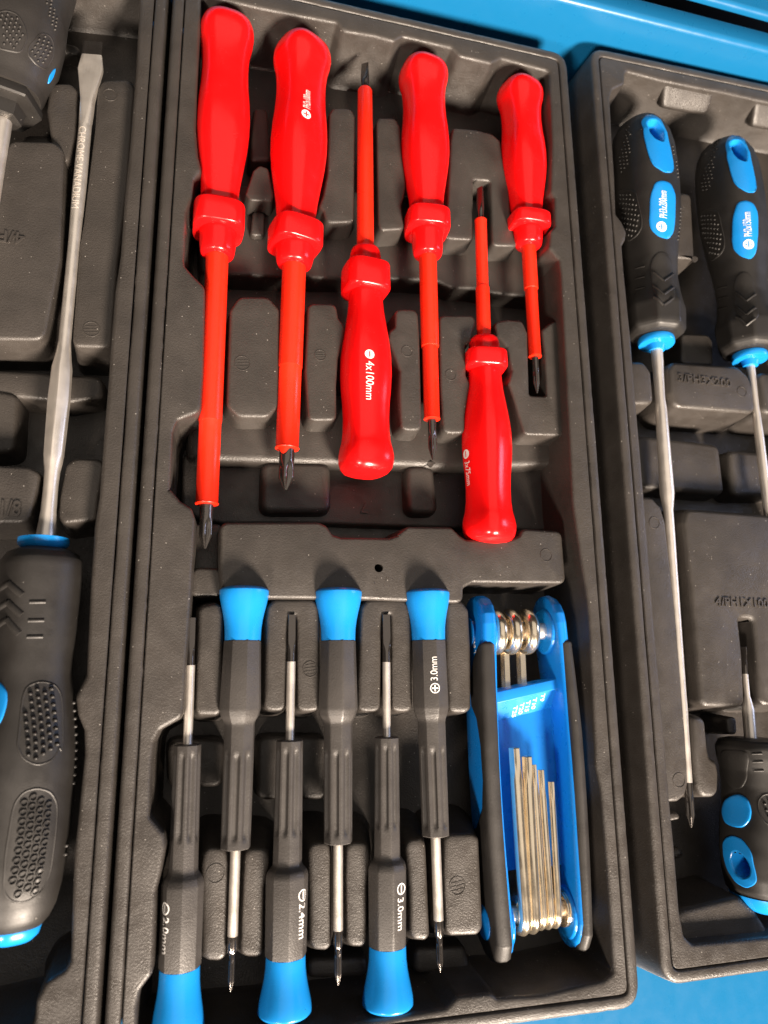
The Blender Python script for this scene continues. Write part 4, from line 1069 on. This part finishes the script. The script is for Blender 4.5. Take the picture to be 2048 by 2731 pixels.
# handle
HZ = -9.0
h = Tool(('C1', 272, 395), ('D1', 84, 1130), HZ, 'handle_guide', '', '', None)
bpy.data.objects.remove(h.root); h.root = t.root
def hr(k, y, xr_):
    s0 = 0
    for _ in range(5):
        # silhouette to the right of the axis: find the axis pixel at this row
        lo, hi = -900.0, xr_
        for _i in range(40):
            mid = (lo + hi) / 2
            p = np.array([*W(k, mid, y, HZ)]) - h.O[:2]; nn = np.array([-h.d[1], h.d[0]])
            side_ = p.dot(nn); 
            if side_ * (1 if nn[0] > 0 else -1) > 0: hi = mid
            else: lo = mid
        break
    a = W(k, lo, y, HZ); b = W(k, xr_, y, HZ)
    nn = np.array([-h.d[1], h.d[0]]); w = abs((b - a).dot(nn))
    xm = abs(((a + b) / 2).dot(nn)); return float((a - h.O[:2]).dot(h.d[:2])), w * math.cos(math.atan2(xm, H - HZ))
hp = [hr(*q) for q in (('C1', 400, 450), ('C1', 425, 500), ('C1', 470, 528), ('C1', 600, 522), ('C1', 760, 505), ('C1', 900, 490), ('C1', 1050, 470), ('C1', 1200, 462), ('C1', 1400, 478), ('C1', 1600, 490), ('D1', 0, 490), ('D1', 150, 482), ('D1', 300, 466), ('D1', 500, 450), ('D1', 700, 425), ('D1', 850, 398), ('D1', 980, 360), ('D1', 1060, 318), ('D1', 1110, 270))]
hp = [(-0.6, hp[0][1] * .7)] + hp
h.sect0 = superell(2.35, 0.35)
h.lathe('handle', hp, HBLK, h.sect0, 72, use=True, smooth=60, sub=3)
h.lathe('end_cap', [(hp[-1][0] - 3, hp[-1][1] * .99), (hp[-1][0] + 0.2, hp[-1][1] * 1.0), (hp[-1][0] + 2.5, hp[-1][1] * .92), (hp[-1][0] + 4.2, hp[-1][1] * .7)], BLUE, h.sect0, 72, smooth=60)
h.lathe('collar', [(-4.2, h.r('C1', 365, 118, 440) * .93), (-4.0, h.r('C1', 365, 110, 445) * .99), (-2.2, h.r('C1', 365, 110, 445)), (-1.4, h.r('C1', 365, 110, 445) * .96), (-.3, h.r('C1', 365, 110, 445) * .8)], BLUE, None, 56, smooth=40)
h.studs('grip_studs', ['C1', (145, 1345), (175, 1260), (260, 1228), (350, 1250), (392, 1330), (392, 1659), 'D1', (375, -30), (330, 60), (235, 92), (150, 50), (115, -30), 'C1', (120, 1600)], HBLK, pitch=2.5, rad=.8, h=1.1)
h.studs('grip_dimples', ['D1', (90, 350), (150, 270), (235, 245), (320, 270), (362, 350), (345, 560), (310, 800), (250, 900), (160, 960), (70, 950), (22, 880), (40, 640)], HBLK, pitch=2.8, rad=.95, h=1.0, dimple=True)
h.studs('grip_studs', ['C1', (428, 1270), (452, 1270), (485, 1400), (492, 1659), 'D1', (470, 300), (450, 280), 'C1', (455, 1500)], HBLK, pitch=2.6, rad=.8, h=.9, ring=False)
h.studs('grip_studs', ['D1', (428, 560), (415, 560), (385, 780), (398, 820)], HBLK, pitch=2.6, rad=.8, h=.9, ring=False)
for yy in (725, 842, 945): h.bar('rib', 'C1', 188 - (yy - 725) * .08, yy, 288 - (yy - 725) * .08, yy - 2, w=.75, h=.4, m=HBLK)
for (l, a, r_) in (((-70, 690), (55, 605), (140, 680)), ((-90, 810), (50, 725), (135, 805)), ((-100, 920), (45, 835), (120, 925))):
    h.bar('chevron', 'C1', *l, *a, w=1.3, h=.7, m=HBLK); h.bar('chevron', 'C1', *a, *r_, w=1.3, h=.7, m=HBLK)
h.patch('inlay', ['C1', (-90, 1240), (0, 1222), (45, 1280), (48, 1360), (15, 1470), (-30, 1530), (-110, 1540)], BLUE, off=.35, fr=3)

# left tray: driver at the top left corner, only its front end in view
t = Tool(('A1', 42, 640), ('A1', -215, 2300), -6.0, 'bolstered_screwdriver', 'black screwdriver handle with dark hexagon bolster in the top left corner', 'screwdriver', BIGG)
t.lathe('shaft', [(7, 3.1), (112, 3.1)], STEEL, None, 40)
t.lathe('bolster', [(-3, 10.0), (-1.5, 11.6), (0.5, 12.3), (3.0, 12.3), (3.7, 11.7), (3.8, 7.0), (9, 6.0), (9.6, 4.5), (9.7, 2.6)], HBLK, ngon(6, .1, .25), 72, smooth=30)
hp = [(-96, 12), (-92, 17.5), (-80, 20.5), (-60, 20.2), (-45, 18.5), (-30, 18.6), (-18, 17.5), (-10, 15.0), (-5, 13.2), (-1.0, 12.5)]
t.sect0 = superell(2.4, .3)
t.lathe('handle', hp, GRIP, t.sect0, 64, use=True, smooth=60, sub=4)
t.studs('grip_studs', ['A1', (-25, 90), (40, 70), (110, 95), (155, 175), (158, 260), (130, 330), (60, 318), (-10, 300)], GRIP, pitch=1.9, rad=.55, h=.7)
t.studs('grip_studs', ['A1', (190, 290), (255, 215), (318, 230), (342, 300), (328, 375), (292, 440), (235, 410), (182, 345)], GRIP, pitch=1.9, rad=.55, h=.7)
t.studs('grip_studs', ['A1', (275, -40), (325, -20), (362, 80), (378, 190), (355, 225), (300, 130)], GRIP, pitch=1.8, rad=.5, h=.7, ring=False)
t.patch('inlay', ['A1', (352, 430), (338, 438), (310, 480), (298, 540), (330, 500)], BLUE, off=.35, fr=.6)

# right tray drivers
def right_driver(label, axis_a, axis_b, z, sil, shaft, tipf, collar, name='cross_point_screwdriver'):
    t = Tool(axis_a, axis_b, z, name, label, 'screwdriver', BIGG)
    return t
def axis_sil(t, k, y, xr_):
    lo, hi = -600.0, xr_
    nn = np.array([-t.d[1], t.d[0]]); sg = 1 if nn[0] > 0 else -1
    for _i in range(40):
        mid = (lo + hi) / 2; p = W(k, mid, y, t.z) - t.O[:2]
        if p.dot(nn) * sg > 0: hi = mid
        else: lo = mid
    a = W(k, lo, y, t.z); b = W(k, xr_, y, t.z); w = abs((b - a).dot(nn)); xm = abs(((a + b) / 2).dot(nn))
    return float((a - t.O[:2]).dot(t.d[:2])), w * math.cos(math.atan2(xm, H - t.z))
def big_handle(t, sc_, L, s0=0.0):
    """handle profile from the butt (s=0) to the collar (s=L)"""
    pr = [(0, .30), (.01, .55), (.03, .74), (.07, .88), (.13, .97), (.20, 1.0), (.30, 1.02), (.42, 1.0), (.52, .93), (.60, .84), (.68, .77), (.75, .74), (.82, .79), (.875, .885), (.885, .90), (.97, .86), (.985, .80), (.995, .68), (1.0, .5)]
    se_, oc_ = superell(2.5, .35), ngon(8, .05, .3)
    def bell(s, th, r):
        u = min(1.0, max(0.0, ((s - s0) / (L - s0) - .82) / .05)); return se_(s, th, r) * (1 - u) + oc_(s, th, r) * u
    t.sect0 = bell
    t.lathe('handle', [(s0 + a * (L - s0), b * sc_) for a, b in pr], HBLK, t.sect0, 72, use=True, smooth=60, sub=3)
def decorate(t, key, dx, dy, hole, lab, thumb, pads, ribs, chev, txt, symxy, txtxy, tlen):
    pass
# PH3x200
ph3 = Tool(('A4', 705, 790), ('D4', 1092, 575), -10.0, 'cross_point_screwdriver', 'black and blue cross-point screwdriver marked PH3x200mm with the longest shaft', 'screwdriver', BIGG)
Lh = ph3.st('B4', 838, 660, 5.0)
big_handle(ph3, 15.8, Lh, ph3.st('A4', 705, 780, 11.0))
rc = ph3.r('B4', 700, 660, 940)
ph3.lathe('collar', [(Lh - .5, rc * .8), (Lh + .3, rc * .97), (Lh + 1.2, rc), (Lh + 3.0, rc), (Lh + 3.6, rc * .95), (Lh + 3.7, rc * .5), (Lh + 6.5, rc * .42), (Lh + 6.6, rc * .2)], BLUE, None, 48, smooth=40)
ss = [(Lh, ph3.r('B4', 760, 778, 870))]
for k, y, a, b in (('B4', 880, 788, 876), ('B4', 960, 795, 876), ('B4', 1150, 812, 888), ('B4', 1230, 810, 900), ('B4', 1850, 845, 957), ('C4', 90, 862, 962), ('C4', 170, 886, 962), ('C4', 1500, 1014, 1086), ('C4', 1640, 1022, 1098), ('C4', 1800, 1036, 1106), ('D4', 30, 1046, 1114), ('D4', 245, 1064, 1130)):
    ss.append((ph3.s(k, (a + b) / 2, y), ph3.r(k, y, a, b)))
ph3.lathe('shaft', ss, STEEL, None, 40, smooth=40)
cross_tip(ph3, ss[-1][0] - .3, ph3.L, ss[-1][1] * 1.02, DARKST, shank=.25)
# PH2x150
ph2 = Tool(('A4', 1315, 955), ('C4', 1750, 900), -10.0, 'cross_point_screwdriver', 'black and blue cross-point screwdriver marked PH2x150mm at the right edge', 'screwdriver', BIGG)
Lh2 = ph2.st('B4', 1528, 780, 5.0)
big_handle(ph2, 15.8, Lh2, ph2.st('A4', 1315, 945, 11.0))
rc2 = ph2.r('B4', 820, 1360, 1645)
ph2.lathe('collar', [(Lh2 - .5, rc2 * .8), (Lh2 + .3, rc2 * .97), (Lh2 + 1.2, rc2), (Lh2 + 3.0, rc2), (Lh2 + 3.6, rc2 * .95), (Lh2 + 3.7, rc2 * .5), (Lh2 + 6.5, rc2 * .42), (Lh2 + 6.6, rc2 * .2)], BLUE, None, 48, smooth=40)
ss = [(Lh2, ph2.r('B4', 880, 1480, 1550))]
for k, y, a, b in (('B4', 1000, 1505, 1570), ('B4', 1200, 1535, 1592), ('B4', 1330, 1535, 1602), ('B4', 1420, 1545, 1618), ('B4', 1942, 1605, 1682)):
    ss.append((ph2.s(k, (a + b) / 2, y), ph2.r(k, y, a, b)))
ss.append((ph2.L, ss[-1][1]))
ph2.lathe('shaft', ss, STEEL, None, 40, smooth=40)
def hole_inlay(t, poly, hole, m=BLUE):
    """blue end inlay with a deep hanging hole"""
    kk = 'P'; st = []
    def conv(lst):
        o_ = []; kk = 'P'
        for it in lst:
            if isinstance(it, str): kk = it
            else:
                s, th = t.hit(kk, *it); o_.append(np.array([s, th * t.rad(s)]))
        return chaikin(o_, 3)
    po, ph_ = conv(poly), conv(hole)
    bm = bmesh.new(); bm.from_mesh(t.hobj.data); og = np.array(org(t.root)); cut = offs(ph_, .5); kill = []
    bmesh.ops.subdivide_edges(bm, edges=[e for e in bm.edges if (e.verts[0].co - e.verts[1].co).length > .0012 and e.verts[0].co.z * 1000 + og[2] > t.z - 6], cuts=1, use_grid_fill=True)
    for f_ in bm.faces:
        p_ = np.array(f_.calc_center_median()) * 1000 + og - t.O; s_ = p_.dot(t.d); a_ = math.atan2(p_.dot(t.e2), p_.dot(t.e1))
        if a_ < -math.pi / 2: a_ += 2 * math.pi
        q_ = np.array([s_, a_ * t.rad(s_)]); ins_ = False
        for i in range(len(cut)):
            a, b = cut[i], cut[i - 1]
            if (a[1] > q_[1]) != (b[1] > q_[1]) and q_[0] < (b[0] - a[0]) * (q_[1] - a[1]) / (b[1] - a[1] + 1e-12) + a[0]: ins_ = not ins_
        if ins_: kill.append(f_)
    bmesh.ops.delete(bm, geom=kill, context='FACES'); bm.to_mesh(t.hobj.data); bm.free()
    V = []; Fc = []; n = len(po); mm = len(ph_)
    def add(lst, off):
        b = len(V)
        for q in lst: V.append(t.surf(q[0], q[1] / t.rad(q[0]), off))
        return b
    b0 = add(po, -.4); b1 = add(po, .30); b2 = add(offs(po, -.35), .45)
    c0 = add(offs(ph_, .8), .45); c1 = add(offs(ph_, .25), .2); c2 = add(ph_, -.5); c3 = add(offs(ph_, -.9), -7.0)
    for a, b in ((b0, b1), (b1, b2)):
        for i in range(n): j = (i + 1) % n; Fc.append((a + i, a + j, b + j, b + i))
    for a, b in ((c0, c1), (c1, c2), (c2, c3)):
        for i in range(mm): j = (i + 1) % mm; Fc.append((a + i, a + j, b + j, b + i))
    Fc.append(tuple(c3 + i for i in range(mm)))
    # ring between b2 and c0: radial strips by matching angle
    inner = offs(ph_, .8); outer = offs(po, -.35); c = sum(inner) / mm
    N = 72; g = []
    def hitpoly(pl, ang):
        d = np.array([math.cos(ang), math.sin(ang)]); best = 0
        for i in range(len(pl)):
            a, b = pl[i - 1], pl[i]; e = b - a; den = d[0] * e[1] - d[1] * e[0]
            if abs(den) < 1e-9: continue
            w = a - c; tt = (w[0] * e[1] - w[1] * e[0]) / den; u = (w[0] * d[1] - w[1] * d[0]) / den
            if tt > 0 and -1e-6 <= u <= 1 + 1e-6: best = max(best, tt)
        return c + d * best
    base = len(V); LV = 5
    for q in range(N):
        ang = 2 * math.pi * q / N; a, b = hitpoly(inner, ang), hitpoly(outer, ang)
        for l in range(LV):
            p = a + (b - a) * l / (LV - 1); V.append(t.surf(p[0], p[1] / t.rad(p[0]), .45))
    for q in range(N):
        q2 = (q + 1) % N
        for l in range(LV - 1): Fc.append((base + q * LV + l, base + q2 * LV + l, base + q2 * LV + l + 1, base + q * LV + l + 1))
    mkobj('hanging_hole_inlay', V, Fc, m, t.root, 50, org(t.root))
def big_details(t, D, key='A4', kb_='B4'):
    """D gives offsets of this handle's details relative to the PH3 handle, in crop units"""
    ox, oy = D
    f = lambda pts: ['A4'] + [(x + ox, y + oy) for x, y in pts]
    hole_inlay(t, f([(760, 850), (830, 860), (895, 950), (925, 1060), (962, 1230), (950, 1280), (890, 1280), (800, 1225), (765, 1120), (735, 1000), (713, 900)]),
               f([(790, 890), (840, 895), (880, 950), (890, 1010), (880, 1050), (830, 1030), (785, 980), (762, 920)]))
    lab = t.patch('label_inlay', f([(820, 1352), (880, 1338), (940, 1360), (973, 1440), (970, 1600), (960, 1720), (920, 1775), (850, 1755), (790, 1700), (777, 1620), (785, 1450)]), BLUE, off=.45, edge=.4, fr=3.5)
    g = f([(545, 925), (565, 905), (640, 905), (650, 1000), (645, 1200), (600, 1280), (560, 1295), (540, 1200)])
    t.studs('grip_studs', g, HBLK, pitch=2.3, rad=.62, h=.6, ring=False)
    g = f([(545, 1450), (575, 1405), (670, 1420), (690, 1500), (725, 1680), (690, 1740), (625, 1785), (600, 1700), (560, 1600)])
    t.studs('grip_studs', g, HBLK, pitch=2.3, rad=.62, h=.6)
    o2 = (1450 + ox * KS['A4'], oy * KS['A4'])
    B = lambda x, y: ('P', 1450 + (x + ox) * KS['A4'], 650 + (y + oy) * KS['A4'])
    th = ['P'] + [B(x, y)[1:] for x, y in [(800, 110), (850, 60), (900, 65), (945, 130), (968, 280), (970, 400), (910, 462), (830, 400), (795, 260)]]
    t.patch('thumb_pad', th, HBLK, off=.35, edge=.3, fr=3)
    for y in (215, 315, 395):
        a, b, c = B(812, y), B(885, y + 62), B(952, y + 12)
        t.bar('chevron', 'P', *a[1:], *b[1:], w=.8, h=.95, m=HBLK); t.bar('chevron', 'P', *b[1:], *c[1:], w=.8, h=.95, m=HBLK)
    for y in (185, 262, 340):
        a, b = B(678, y), B(748, y - 18); t.bar('rib', 'P', *a[1:], *b[1:], w=.5, h=.5, m=HBLK)
    t.studs('grip_studs', f([(935, 1040), (950, 1050), (985, 1200), (1005, 1330), (990, 1330), (965, 1180)]), HBLK, pitch=2.2, rad=.6, h=.6, ring=False)
    t.studs('grip_studs', f([(1010, 1520), (1018, 1530), (1000, 1800), (980, 1810), (985, 1700)]), HBLK, pitch=2.2, rad=.6, h=.6, ring=False)
big_details(ph3, (0, 0)); big_details(ph2, (612, 148))
symbol(ph3, '+', 'A4', 870, 1682, 2.5, ground=BLUE, off=.58); ph3.label_text('PH3x200mm', 'A4', 880, 1618, 3.9, -1, length=14.0, off=.58)
symbol(ph2, '+', 'A4', 1514, 1812, 2.5, ground=BLUE, off=.58); ph2.label_text('PH2x150mm', 'A4', 1508, 1755, 3.6, -1, length=12.8, off=.58)
# short driver at the lower right
sd = Tool(('D4', 1625, 1120), ('C4', 1475, 1180), -9.0, 'short_screwdriver', 'short black screwdriver with round blue inlays, handle down in the lower right corner', 'screwdriver', BIGG)
L3 = sd.s('C4', 1508, 1850)
pr = [(0, .35), (.01, .6), (.03, .78), (.08, .93), (.16, 1.0), (.30, 1.02), (.45, .98), (.58, .90), (.70, .86), (.80, .88), (.88, .94), (.94, .96), (.985, .86), (1.0, .6)]
sd.sect0 = superell(2.4, .3)
sd.lathe('handle', [(a * L3, b * 14.6) for a, b in pr], HBLK, sd.sect0, 72, use=True, smooth=60, sub=3)
sd.lathe('end_cap', [(-3.5, 6), (-2.5, 8.5), (-.5, 10.6), (2.0, 12.2), (3.0, 12.6)], BLUE, sd.sect0, 64, smooth=60)
rS = sd.r('C4', 1700, 1455, 1552); rS2 = sd.r('C4', 1480, 1468, 1512)
sd.lathe('shaft', [(L3 - 2, rS), (sd.s('C4', 1500, 1640), rS), (sd.s('C4', 1495, 1540), rS2 * 1.05), (sd.s('C4', 1490, 1380), rS2)], STEEL, None, 36, smooth=40)
blade_tip(sd, sd.s('C4', 1490, 1384), sd.L, rS2, rS2 * 1.3, DARKST, ph=1.2)
sd.patch('round_inlay', ['D4', (1395, 335), (1450, 325), (1510, 360), (1540, 440), (1530, 520), (1480, 575), (1410, 572), (1345, 540), (1322, 450), (1345, 370)], BLUE, off=.9, edge=.9, fr=4)
hole_inlay(sd, ['D4', (1350, 650), (1400, 632), (1470, 660), (1530, 740), (1550, 830), (1578, 940), (1560, 1000), (1500, 1025), (1420, 980), (1360, 890), (1330, 780), (1325, 690)],
           ['D4', (1400, 760), (1440, 753), (1500, 810), (1528, 880), (1520, 930), (1470, 950), (1410, 900), (1385, 820)])
sd.studs('grip_studs', ['D4', (1590, 380), (1630, 330), (1720, 330), (1720, 560), (1650, 545), (1600, 470)], HBLK, pitch=2.4, rad=.7, h=.7)
sd.patch('thumb_pad', ['T6', (350, 880), (560, 885), (582, 950), (575, 1100), (530, 1190), (440, 1190), (370, 1040)], HBLK, off=.3, edge=.3, fr=3)
for y in (915, 980, 1050): sd.bar('rib', 'T6', 605 + (y - 915) * .12, y, 685 + (y - 915) * .08, y - 2, w=.5, h=.5, m=HBLK)
